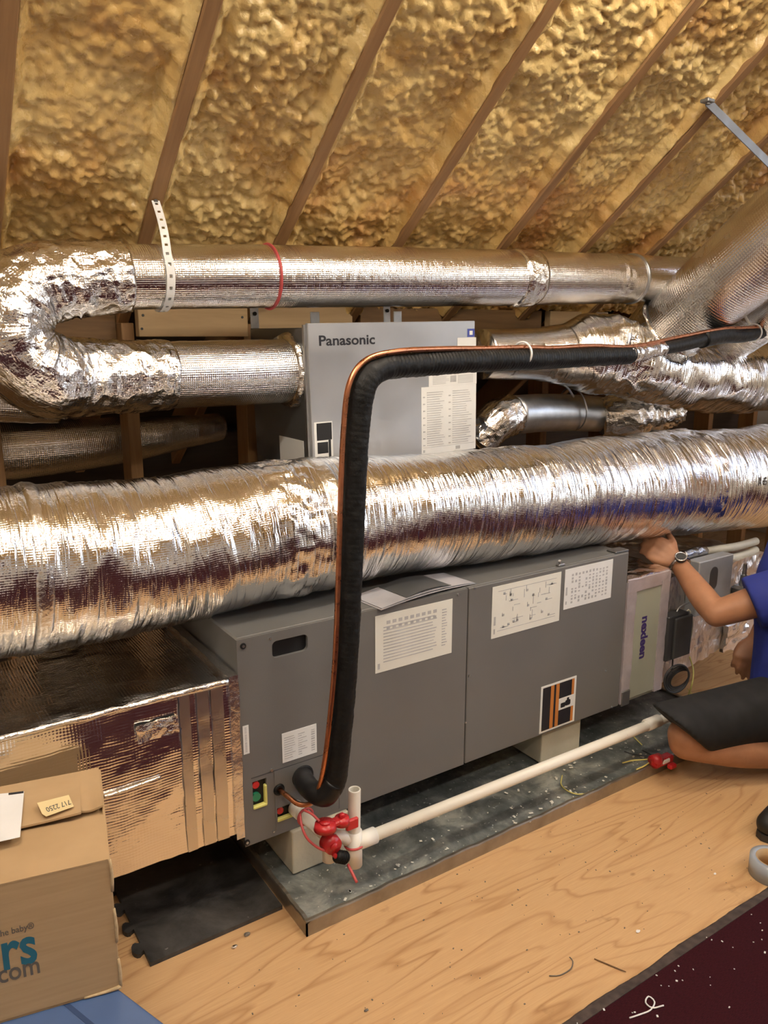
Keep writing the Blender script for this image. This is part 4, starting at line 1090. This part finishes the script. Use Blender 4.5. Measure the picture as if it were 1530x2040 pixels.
# jigsaw rubber mat
def mat_poly():
    y0, y1, x0, x1 = 1.508, 2.16, .383, .706
    left = []
    n = 8; st_ = (y1-y0)/(n+.5)
    y = y1
    pts = [(x0, y1)]
    for i in range(n):
        c = y1-(i+.75)*st_
        h = st_*.30
        sgn = 1
        pts += [(x0, c+h*.55)]
        for k in range(9):
            a = math.radians(130-k*260/8)
            pts.append((x0-.012*sgn+.0-.011*math.cos(a)*sgn, c+h*.85*math.sin(a)))
        pts += [(x0, c-h*.55)]
    pts += [(x0, y0), (x1, y0), (x1, y1)]
    return pts[::-1]
rm = mesh('rubber_mat', prism(mat_poly(), (0, 0, 0), (1, 0, 0), (0, 1, 0), (0, 0, 1), .011), M['mat'])
tag(rm, 'black rubber floor mat with jigsaw edge under the foil plenum', 'mat')

# ================================================================== CARDBOARD BOX AND BLUE BIN
bin_c = (.266, 1.185); br = math.radians(20.9)
bn = thing('storage_bin', 'blue plastic storage bin under the cardboard box', 'bin', (bin_c[0], bin_c[1], 0), (0, 0, br))
def tapered(x0, x1, y0, y1, z0, z1, ins):
    V = [(x0+ins, y0+ins, z0), (x1-ins, y0+ins, z0), (x1-ins, y1-ins, z0), (x0+ins, y1-ins, z0), (x0, y0, z1), (x1, y0, z1), (x1, y1, z1), (x0, y1, z1)]
    return np.array(V, float), [(0, 3, 2, 1), (4, 5, 6, 7), (0, 1, 5, 4), (1, 2, 6, 5), (2, 3, 7, 6), (3, 0, 4, 7)]
mesh('tub', tapered(-.39, -.015, -.19, .25, .001, .215, .03), M['blue_plastic'], bn, local=True)
mesh('lid', boxg(-.405, 0, -.205, .265, .215, .248, .008, 3), M['blue_plastic'], bn, True, local=True)
mesh('lid_groove', join(boxg(-.078, -.070, -.13, .19, .2475, .2485), boxg(-.335, -.327, -.13, .19, .2475, .2485), boxg(-.335, -.070, -.138, -.13, .2475, .2485), boxg(-.335, -.070, .19, .198, .2475, .2485)), M['blue_groove'], bn, local=True)
mesh('lid_panel', boxg(-.327, -.078, -.13, .19, .242, .2490, .003, 2), M['blue_plastic'], bn, local=True)

bc = az(241, 1968, .25); BZ = .2565; BL = .30
bb_ = az(193, 1531, .25+BZ); BDp = float(np.linalg.norm(bb_[:2]-bc[:2]))
cb = thing('cardboard_box', 'brown cardboard shipping box with teal print standing on the blue bin', 'box', (bc[0], bc[1], .25), (0, 0, math.radians(-11.4)))
th = .004
mesh('front_wall', boxg(-BL, 0, 0, th, 0, BZ-.002, .001), M['card'], cb, local=True)
mesh('side_wall', boxg(-th, .0005, .0005, BDp, 0, BZ-.004, .001), M['card'], cb, local=True)
mesh('side_wall', boxg(-BL, -BL+th, 0, BDp, 0, BZ-.004, .001), M['card'], cb, local=True)
mesh('back_wall', boxg(-BL, 0, BDp-th, BDp, 0, BZ-.004, .001), M['card'], cb, local=True)
mesh('base', boxg(-BL, 0, 0, BDp, 0, th), M['card'], cb, local=True)
def flap(x0, x1, y0, y1, z00, z01, wav, seed, thick=.004):
    nx, ny = 24, 10; V = []; F = []
    for i in range(nx+1):
        for j in range(ny+1):
            u, v = i/nx, j/ny
            V.append((x0+(x1-x0)*u, y0+(y1-y0)*v, z00+(z01-z00)*v+wav*v*math.sin(seed+u*4)))
    V = np.array(V)
    for i in range(nx):
        for j in range(ny): a = i*(ny+1)+j; F.append((a, a+ny+1, a+ny+2, a+1))
    k = len(V); V2 = np.vstack([V, V-np.array([0, 0, thick])]); F2 = F+[tuple(q+k for q in f[::-1]) for f in F]
    e = [i*(ny+1) for i in range(nx+1)]; F2 += [(b, a, a+k, b+k) for a, b in zip(e[:-1], e[1:])]
    e = [i*(ny+1)+ny for i in range(nx+1)]; F2 += [(a, b, b+k, a+k) for a, b in zip(e[:-1], e[1:])]
    e = list(range(ny+1)); F2 += [(a, b, b+k, a+k) for a, b in zip(e[:-1], e[1:])]
    e = [nx*(ny+1)+j for j in range(ny+1)]; F2 += [(b, a, a+k, b+k) for a, b in zip(e[:-1], e[1:])]
    return V2, F2
mid = BDp*.47
mesh('flap', flap(-BL, -.003, 0, mid, BZ, BZ-.003, .0015, .5), M['card'], cb, local=True)
fb = mesh('flap', flap(-BL, -.040, BDp, mid-.004, BZ+.001, BZ+.012, .004, 2.2), M['card'], cb, local=True)
mesh('flap', flap(-.044, -.003, BDp, mid+.015, BZ+.001, BZ+.003, .003, 3.0), M['card'], cb, local=True)
mesh('inner_flap', boxg(-.16, -.004, .004, BDp-.004, BZ-.016, BZ-.012), M['card'], cb, local=True)
for i in range(3):
    zz = [(.0, .06), (.09, .16), (.19, .255)][i]
    mesh('worn_edge', tube([(.0, 0, zz[0]+.004), (.001, -.0008, (zz[0]+zz[1])/2), (.0, 0, zz[1])], [.0025, .003, .0022], 8, .01), M['card_edge'], cb, True, local=True)
mesh('worn_corner', tube([(-.06, 0, .001), (-.02, -.001, .002), (.0005, 0, .004)], [.002, .003, .004], 8, .008), M['card_edge'], cb, True, local=True)
# things stuck to the lid
def onlid(px, py, z): p = Vector(az(px, py, .25+z).tolist()); q = MAT[cb.name].inverted()@p; return q.x, q.y
zl = BZ+.0115
def quad_on(pts, z, t=.0006):
    P = [onlid(px, py, z) for px, py in pts]
    return prism(P if sum((P[i][0]*P[(i+1) % len(P)][1]-P[(i+1) % len(P)][0]*P[i][1]) for i in range(len(P))) > 0 else P[::-1], (0, 0, z), (1, 0, 0), (0, 1, 0), (0, 0, 1), t)
lb = mesh('shipping_label', quad_on([(-60, 1588), (48, 1577), (40, 1668), (-60, 1690)], BZ+.0165), M['paper'], fb, local=True, label='white shipping label')
mesh('label_bar', quad_on([(17, 1580), (47, 1576), (47, 1580), (17, 1584)], BZ+.0172, .0003), M['ink_black'], fb, local=True)
nt = mesh('sticky_note', quad_on([(74, 1600), (137, 1584), (147, 1607), (92, 1627), (84, 1622)], BZ+.0155), M['note'], fb, local=True, label='yellow note with handwritten number')
pa, pb = onlid(140, 1597, BZ+.0165), onlid(92, 1613, BZ+.0165)
ex = np.array([pb[0]-pa[0], pb[1]-pa[1], 0]); Lx = np.linalg.norm(ex); ex /= Lx; ey = np.array([-ex[1], ex[0], 0])
tx = text_geo('717 2250', .024, .0002); tx = (tx[0]*np.array([Lx/tx[0][:, 0].max(), 1, 1]), tx[1])
mesh('handwriting', place(tx, (pa[0], pa[1], BZ+.0165), ex, ey), M['ink_dark'], fb, local=True)
# front print
def onfront(px, py):
    # intersect with front face y=0 in box space
    A = np.array(MAT[cb.name].inverted()); o = A[:3, :3]@CC+A[:3, 3]; d = A[:3, :3]@ray(px, py); t = -o[1]/d[1]; q = o+d*t; return q[0], q[2]
def fprint(txt, px0, py0, px1, size, mat, bold, name):
    a = onfront(px0, py0); b = onfront(px1, py0); t_ = text_geo(txt, size, bold)
    s = (b[0]-a[0])/(t_[0][:, 0].max()-t_[0][:, 0].min())
    mesh(name, place((np.stack([(t_[0][:, 0]-t_[0][:, 0].min())*s, t_[0][:, 1], t_[0][:, 2]], 1), t_[1]), (a[0], -.0006, a[1]), (1, 0, 0), (0, 0, 1)), mat, cb, local=True)
fprint('rs', 4, 1899, 74, .104, M['ink_teal'], .0022, 'teal_lettering')
fprint('com', -4, 1944, 81, .050, M['ink_brown'], .0006, 'lettering')
fprint('the baby®', -6, 1862, 70, .0165, M['ink_brown'], .0002, 'lettering')

# ================================================================== RUG AND BITS ON THE FLOOR
rg = thing('rug', 'dark maroon rug with a frayed grey edge at the bottom right', 'rug', (1.6, -.9, 0))
mesh('pile', boxg(-1.9, 4.9, -3.0, .880, .0005, .011, .003), M['rug'], rg)
V = []; F = []; n = 500
for i in range(n+1):
    x = -1.9+6.8*i/n; w = .0015*math.sin(i*.37)+.0015*math.sin(i*.21)+random.uniform(-.0008, .0008)
    for y, z in ((.872, .0005), (.897+w, .0005), (.899+w, .005), (.893+w, .010), (.872, .0125)): V.append((x, y, z))
for i in range(n):
    for k in range(5): F.append((i*5+k, i*5+(k+1) % 5, (i+1)*5+(k+1) % 5, (i+1)*5+k))
F += [(0, 1, 2, 3, 4), tuple(n*5+k for k in (4, 3, 2, 1, 0))]
mesh('binding', (np.array(V), F), M['rug_edge'], rg)
def chip(p, s, mat, name, label, cat='scrap', seed=0, group=None):
    bm = bmesh.new(); bmesh.ops.create_icosphere(bm, subdivisions=2, radius=1)
    V, F = frombm(bm); V = V*(1+.5*vn(V, 1.7, seed))[:, None]*np.array([s, s*.7, s*.35])
    V = V+np.array([p[0], p[1], p[2]-V[:, 2].min()])
    o = mesh(name, (V, F), mat); tag(o, label, cat, group); return o
chip(az(1271, 1857, 0), .006, M['paper'], 'paper_scrap', 'small white scrap on the plywood near the rug edge', seed=3)
chip(az(468, 1888, 0), .007, M['foil_tape'], 'foil_scrap', 'tiny silver foil scrap on the plywood by the mat', seed=5)
chip(az(1424, 1742, 0), .004, M['paper'], 'paper_scrap', 'tiny white crumb on the plywood toward the right', seed=6)
chip(az(730, 2014, 0), .005, M['ink_brown'], 'dirt_crumb', 'grey crumb on the plywood at the bottom edge', seed=8)
chip(az(492, 1863, 0), .008, M['ink_brown'], 'dirt_crumb', 'dark crumb beside the front edge of the rubber mat', seed=9)
w1 = mesh('copper_scrap', tube([az(1094, 1944, .002), az(1115, 1943, .002), az(1137, 1930, .004), az(1141, 1915, .006), az(1135, 1907, .004)], [.0013]*5, 8, .006), M['ink_brown'], None, True); tag(w1, 'curled brown wire scrap on the plywood', 'scrap')
w2 = mesh('wood_sliver', tube([az(1184, 1910, .002), az(1215, 1923, .002), az(1247, 1936, .003)], [.0012, .0016, .001], 8, .01), M['board_dark'], None, True); tag(w2, 'straight thin sliver lying by the rug edge', 'scrap')
w3 = mesh('white_thread', tube([az(1254, 2028, .013), az(1275, 2021, .013), az(1296, 2012, .013), az(1304, 1996, .014), az(1292, 1985, .014), az(1286, 1997, .014), az(1300, 2008, .014), az(1322, 2003, .013)], [.0016]*8, 8, .005), M['paper'], None, True); tag(w3, 'curly white thread lying on the maroon rug', 'scrap')
R_ = random.Random(5); parts = []
for i in range(80):
    x, y = R_.uniform(1.0, 2.0), .88-abs(R_.gauss(0, .22)); s = R_.choice([.0007, .0009, .0012, .0018]); a = R_.uniform(0, 3.14)
    parts.append(place(boxg(-s*R_.uniform(1, 2.4), s*1.4, -s, s, 0, .0012), (x, y, .0118), (math.cos(a), math.sin(a), 0), (-math.sin(a), math.cos(a), 0)))
o = mesh('debris', join(*parts), M['paper']); tag(o, 'tiny white flecks scattered over the maroon rug', 'debris', kind='stuff')
parts = []
for i in range(150):
    x, y = R_.uniform(.5, 2.1), R_.uniform(.93, 1.38); s = R_.choice([.0006, .0008, .0014]); a = R_.uniform(0, 3.14)
    parts.append(place(boxg(-s*R_.uniform(1, 2), s*1.4, -s, s, 0, .001), (x, y, .0), (math.cos(a), math.sin(a), 0), (-math.sin(a), math.cos(a), 0)))
o = mesh('dirt', join(*parts), M['ink_brown']); tag(o, 'fine brown dirt specks scattered on the plywood', 'dirt', kind='stuff')
parts = []
for i in range(120):
    x, y = R_.uniform(.75, 2.2), 1.40+abs(R_.gauss(.02, .08)); s = R_.choice([.001, .0016, .0028]); a = R_.uniform(0, 3.14)
    parts.append(place(boxg(-s*R_.uniform(1, 3), s*1.4, -s, s, 0, .0012), (x, y, .034), (math.cos(a), math.sin(a), 0), (-math.sin(a), math.cos(a), 0)))
o = mesh('debris', join(*parts), M['cream_label']); tag(o, 'pale crumbs and plaster flecks lying in the metal pan', 'debris', kind='stuff')
# tape roll at the right edge
tp_ = thing('tape_roll', 'pale blue clear tape roll on the plywood at the right edge', 'tape', tuple(az(1537, 1735, 0)))
c = az(1538, 1722, .03); c[2] = 0
def pipe_ring(c, r0, r1, h, n=48):
    V = []; F = []
    for i in range(n):
        a = 2*math.pi*i/n; e = np.array([math.cos(a), math.sin(a), 0])
        for r, z in ((r1, 0.0005), (r1, h), (r0, h), (r0, .0005)): V.append(c+e*r+np.array([0, 0, z]))
    for i in range(n):
        for k in range(4): F.append((i*4+k, ((i+1) % n)*4+k, ((i+1) % n)*4+(k+1) % 4, i*4+(k+1) % 4))
    return np.array(V), F
mesh('tape_winding', pipe_ring(c, .040, .054, .048), M['tape'], tp_, True)
mesh('core', pipe_ring(c, .037, .040, .048), M['card'], tp_, True)

# red connector tool on the pan lip
rt_ = thing('wire_connector', 'red and white connector lying on the front lip of the pan', 'connector', tuple(az(1320, 1520, .04)))
e = az(1322, 1513, .055)
mesh('body', boxg(e[0]-.045, e[0]+.035, e[1]-.014, e[1]+.016, .041, .066, .005), M['red'], rt_)
mesh('head', cyl((e[0]-.045, e[1]+.004, .058), (e[0]-.015, e[1]+.004, .062), .022, .018, 18), M['red'], rt_, True)
mesh('white_grip', boxg(e[0]-.022, e[0]+.012, e[1]-.017, e[1]-.010, .050, .064, .003), M['paper'], rt_)
mesh('tail', boxg(e[0]+.0, e[0]+.03, e[1]-.03, e[1]-.012, .030, .046, .004), M['red'], rt_)
for i, (pp, m_) in enumerate((([(1305, 1508), (1280, 1505), (1262, 1503), (1244, 1497)], 'black_box'), ([(1305, 1508), (1290, 1500), (1280, 1495)], 'black_box'), ([(1300, 1512), (1275, 1514), (1260, 1515), (1240, 1520)], 'yellow_wire'), ([(1300, 1514), (1285, 1525), (1268, 1533)], 'yellow_wire'))):
    mesh('lead', tube([az(x, y, .048-.002*k) for k, (x, y) in enumerate(pp)], [.0022]*len(pp), 8, .006), M[m_], rt_, True)
for i, (pp, lab) in enumerate((([(1120, 1545), (1118, 1562), (1130, 1575), (1150, 1582), (1170, 1580), (1183, 1573)], 'bent yellow wire offcut lying in the pan'), ([(1262, 1467), (1270, 1475), (1279, 1484)], 'short yellow wire offcut in the pan behind the drain pipe end'), ([(1370, 1372), (1378, 1382), (1384, 1392)], 'short yellow wire offcut at the far end of the pan'))):
    o = mesh('wire_offcut', tube([az(x, y, .036) for x, y in pp], [.0018]*len(pp), 8, .006), M['yellow_wire'], None, True); tag(o, lab, 'wire', 'yellow wire offcuts in the pan')

# ================================================================== PERSON
ps = thing('person', 'person in blue shirt and black shorts kneeling at right, reaching under the duct', 'person', (2.40, 1.19, 0))
def limb(P, Rr, n=20): return tube(np.array(P, float), Rr, n, .02, hemi=True)[:2]
def ball(c, r, sc=(1, 1, 1), n=2):
    bm = bmesh.new(); bmesh.ops.create_icosphere(bm, subdivisions=n+1, radius=r); V, F = frombm(bm); return V*np.array(sc)+np.array(c), F
def remesh(name, VF, vox, mat, parent, smooth=6):
    me = bpy.data.meshes.new(name); me.from_pydata(np.asarray(VF[0]).tolist(), [], [list(map(int, f)) for f in VF[1]])
    o = bpy.data.objects.new(name, me); COL.objects.link(o)
    md = o.modifiers.new('r', 'REMESH'); md.mode = 'VOXEL'; md.voxel_size = vox
    sm = o.modifiers.new('s', 'SMOOTH'); sm.iterations = smooth; sm.factor = .5
    dg = bpy.context.evaluated_depsgraph_get(); e = bpy.data.meshes.new_from_object(o.evaluated_get(dg))
    V = np.zeros(len(e.vertices)*3); e.vertices.foreach_get('co', V); F = [tuple(p.vertices) for p in e.polygons]
    bpy.data.objects.remove(o)
    return mesh(name, (V.reshape(-1, 3), F), mat, parent, True)
v3 = lambda *a: np.array(a, float)
HIPL, HIPR = v3(2.32, 1.07, .245), v3(2.41, 1.19, .20)
KNR, ANR = v3(1.985, 1.312, .165), v3(2.36, 1.14, .062)
KNL, ANL = v3(2.20, .90, .50), v3(2.19, 1.00, .09)
SHL, SHR = v3(2.42, 1.18, .62), v3(2.68, 1.42, .62)
ELL, WRL = v3(2.215, 1.40, .485), v3(2.275, 1.60, .597)
ELR, WRR = v3(2.72, 1.48, .38), v3(2.60, 1.48, .285)
NK, HD = v3(2.54, 1.31, .74), v3(2.58, 1.33, .90)
fh = v3(-.55, .80, -.10); fh /= np.linalg.norm(fh); lh = np.cross([0, 0, 1.], fh); lh /= np.linalg.norm(lh); uh = np.cross(fh, lh)
def hand(wr, dirv, palmn, spread, curl, s=1.0, thumb=1):
    """palm and five fingers; dirv along the hand, palmn out of the palm"""
    d = dirv/np.linalg.norm(dirv); nrm = palmn-d*(palmn@d); nrm /= np.linalg.norm(nrm); sd = np.cross(d, nrm)*thumb
    parts = []
    for k in (-.028, -.010, .010, .028):
        parts.append(limb([wr, wr+d*.05*s+sd*k*1.05, wr+d*.092*s+sd*k*1.1], [.022, .0195, .0155], 14))
    tips = []
    for i, (k, L) in enumerate(((.031, .070), (.011, .080), (-.010, .075), (-.030, .058))):
        b = wr+d*.088*s+sd*k; c = curl[i]; p = [b]; a = 0
        for j, (fl, r) in enumerate(((.45, .0095), (.30, .0088), (.25, .0078))):
            a += c*(.6 if j == 0 else .8); p.append(p[-1]+L*fl*(d*math.cos(a)+nrm*math.sin(a)+sd*spread*(k/.03)*.12))
        parts.append(limb(p, [.0105, .0097, .0088, .0072], 12)); tips.append(p[-1])
    b = wr+d*.030*s+sd*.026; p = [b, b+(d*.6+sd*.75+nrm*.25)*.036, b+(d*.85+sd*.75+nrm*.45)*.058, b+(d*1.15+sd*.7+nrm*.6)*.078]
    parts.append(limb(p, [.0135, .0125, .0105, .008], 12)); return parts
body = [limb([(HIPL+HIPR)/2, v3(2.45, 1.21, .38), v3(2.50, 1.27, .56), v3(2.53, 1.29, .66)], [.135, .125, .135, .12], 28),
        limb([SHL, v3(2.54, 1.29, .655), SHR], [.065, .085, .065]), limb([v3(2.53, 1.29, .68), NK, HD-uh*.03], [.062, .055, .055]),
        limb([HIPL, (HIPL+KNL)/2, KNL], [.092, .080, .060]), limb([KNL, KNL*.6+ANL*.4+v3(.015, .01, 0), ANL], [.058, .056, .036]),
        limb([HIPR, (HIPR+KNR)/2, KNR], [.095, .080, .058]), limb([KNR-v3(0, 0, .022), KNR*.55+ANR*.45+v3(.0, -.005, -.01), ANR], [.054, .060, .038]),
        limb([ANR, ANR+v3(.10, -.07, -.025)], [.038, .028]), limb([ANL, ANL+v3(-.06, .01, -.045)], [.036, .030]),
        limb([SHL, SHL*.45+ELL*.55, ELL], [.058, .052, .043]), limb([ELL, ELL*.65+WRL*.35+v3(.0, 0, -.004), WRL], [.042, .043, .029]),
        limb([SHR, (SHR+ELR)/2, ELR], [.058, .048, .042]), limb([ELR, ELR*.6+WRR*.4, WRR], [.041, .041, .028])]
hdir = v3(2.225, 1.685, .652)-WRL
body += hand(WRL, hdir, v3(.75, .45, -.45), .6, (.65, .7, .75, .8), thumb=-1)
body += hand(WRR, v3(-.72, -.12, -.55), v3(.35, .3, -.9), .5, (.5, .6, .7, .8), thumb=1)
# head
body += [ball(HD+uh*.035, .092, (1, 1, 1)), ball(HD+fh*.022-uh*.035, .072, (1, 1, 1)), limb([HD+fh*.088+uh*.01, HD+fh*.112-uh*.022], [.010, .015], 10), ball(HD+fh*.068-uh*.088, .024),
         ball(HD+lh*.092-uh*.005, .022, (1, 1, 1.2)), ball(HD-lh*.092-uh*.005, .022, (1, 1, 1.2)), limb([HD+fh*.083+uh*.030+lh*.04, HD+fh*.092+uh*.030, HD+fh*.083+uh*.030-lh*.04], [.011]*3, 10)]
bo = remesh('body', join(*body), .0052, M['skin'], ps, 5)
for s_ in (1, -1):
    mesh('eye', ball(HD+fh*.083+uh*.006+lh*.032*s_, .012), M['eye'], bo, True)
mesh('mouth', limb([HD+fh*.088-uh*.052+lh*.022, HD+fh*.094-uh*.053, HD+fh*.088-uh*.052-lh*.022], [.004, .006, .004], 10), M['lip'], bo, True)
hair = [ball(HD+uh*.048-fh*.016, .095), ball(HD-fh*.035-uh*.01, .078)]
remesh('hair', join(*hair), .008, M['hair'], ps, 3)
sm_ = SHL*.33+ELL*.67
shirt = [limb([v3(2.43, 1.20, .25), v3(2.45, 1.22, .40), v3(2.50, 1.27, .56), v3(2.53, 1.29, .655)], [.165, .16, .158, .135], 28), limb([SHL, v3(2.54, 1.29, .66), SHR], [.082, .10, .082]),
         tube(np.array([SHL-v3(0, 0, .005), (SHL+sm_)/2, sm_]), [.085, .082, .085], 24, .02)[:2], tube(np.array([SHR, SHR*.45+ELR*.55]), [.085, .080], 24, .02)[:2]]
remesh('shirt', join(*shirt), .008, M['shirt'], ps, 5)
def sheared_leg():
    V, F = tube(np.array([HIPR, (HIPR+KNR)/2+v3(0, 0, .022), KNR+v3(-.012, .004, .030)]), [.118, .098, .088], 32, .015)[:2]
    dT = (KNR-HIPR); L_ = np.linalg.norm(dT); dT = dT/L_; up = v3(0, 0, 1)-dT*dT[2]; up /= np.linalg.norm(up)
    t_ = (V-HIPR)@dT/L_; w_ = np.clip((t_-.35)/.65, 0, 1.1); h_ = (V-HIPR-np.outer((V-HIPR)@dT, dT)-v3(0, 0, .028))@up
    return V+dT[None, :]*(w_*(.95*h_+.012))[:, None], F
shorts = [limb([HIPL, (HIPL+HIPR)/2+v3(0, 0, .02), HIPR], [.135, .14, .125], 24), sheared_leg(),
          tube(np.array([HIPL, (HIPL+KNL)/2, KNL*.8+HIPL*.2]), [.125, .105, .092], 28, .02)[:2]]
remesh('shorts', join(*shorts), .008, M['shorts'], ps, 4)
def shoe(an, d, nm):
    d = d/np.linalg.norm(d); sdv = np.cross([0, 0, 1.], d); parts = []
    o = v3(an[0], an[1], 0)
    parts += [limb([o-d*.05+v3(0, 0, .048), o+d*.05+v3(0, 0, .05), o+d*.17+v3(0, 0, .045), o+d*.235+v3(0, 0, .040)], [.046, .048, .046, .036]), limb([o-d*.02+v3(0, 0, .05), o+v3(0, 0, .095)], [.042, .045])]
    V, F = join(*parts); V[:, 2] = np.maximum(V[:, 2], .018)
    s = remesh(nm, (V, F), .007, M['shoe'], ps, 3)
    poly = [(-.09, -.03), (-.06, -.04), (.08, -.042), (.22, -.04), (.262, -.02), (.270, 0), (.262, .02), (.22, .04), (.08, .042), (-.06, .04), (-.09, .03)]
    mesh('sole', prism(poly, o+v3(0, 0, .001), d, sdv, (0, 0, 1), .02), M['sole'], s)
shoe(ANL, v3(-1, .06, 0), 'shoe')
fa = ANR+v3(.02, -.01, 0); s = remesh('shoe', join(limb([fa+v3(0, 0, -.005), fa+v3(.09, -.06, -.018), fa+v3(.15, -.10, -.02)], [.046, .042, .034])), .007, M['shoe'], ps, 3)
# watch
wd_ = (WRL-ELL)/np.linalg.norm(WRL-ELL); wc = WRL-wd_*.012
wt = mesh('wristwatch', ring(wc, wd_, .0345, .0065, 40, 10), M['steel'], ps, True, label='steel wristwatch')
uo = v3(-.5, -.55, .75); uo -= wd_*(uo@wd_); uo /= np.linalg.norm(uo)
mesh('watch_face', cyl(wc+uo*.034, wc+uo*.046, .019, .017, 28), M['black_box'], wt)
mesh('watch_bezel', ring(wc+uo*.045, uo, .018, .0028, 32, 8), M['steel'], wt, True)
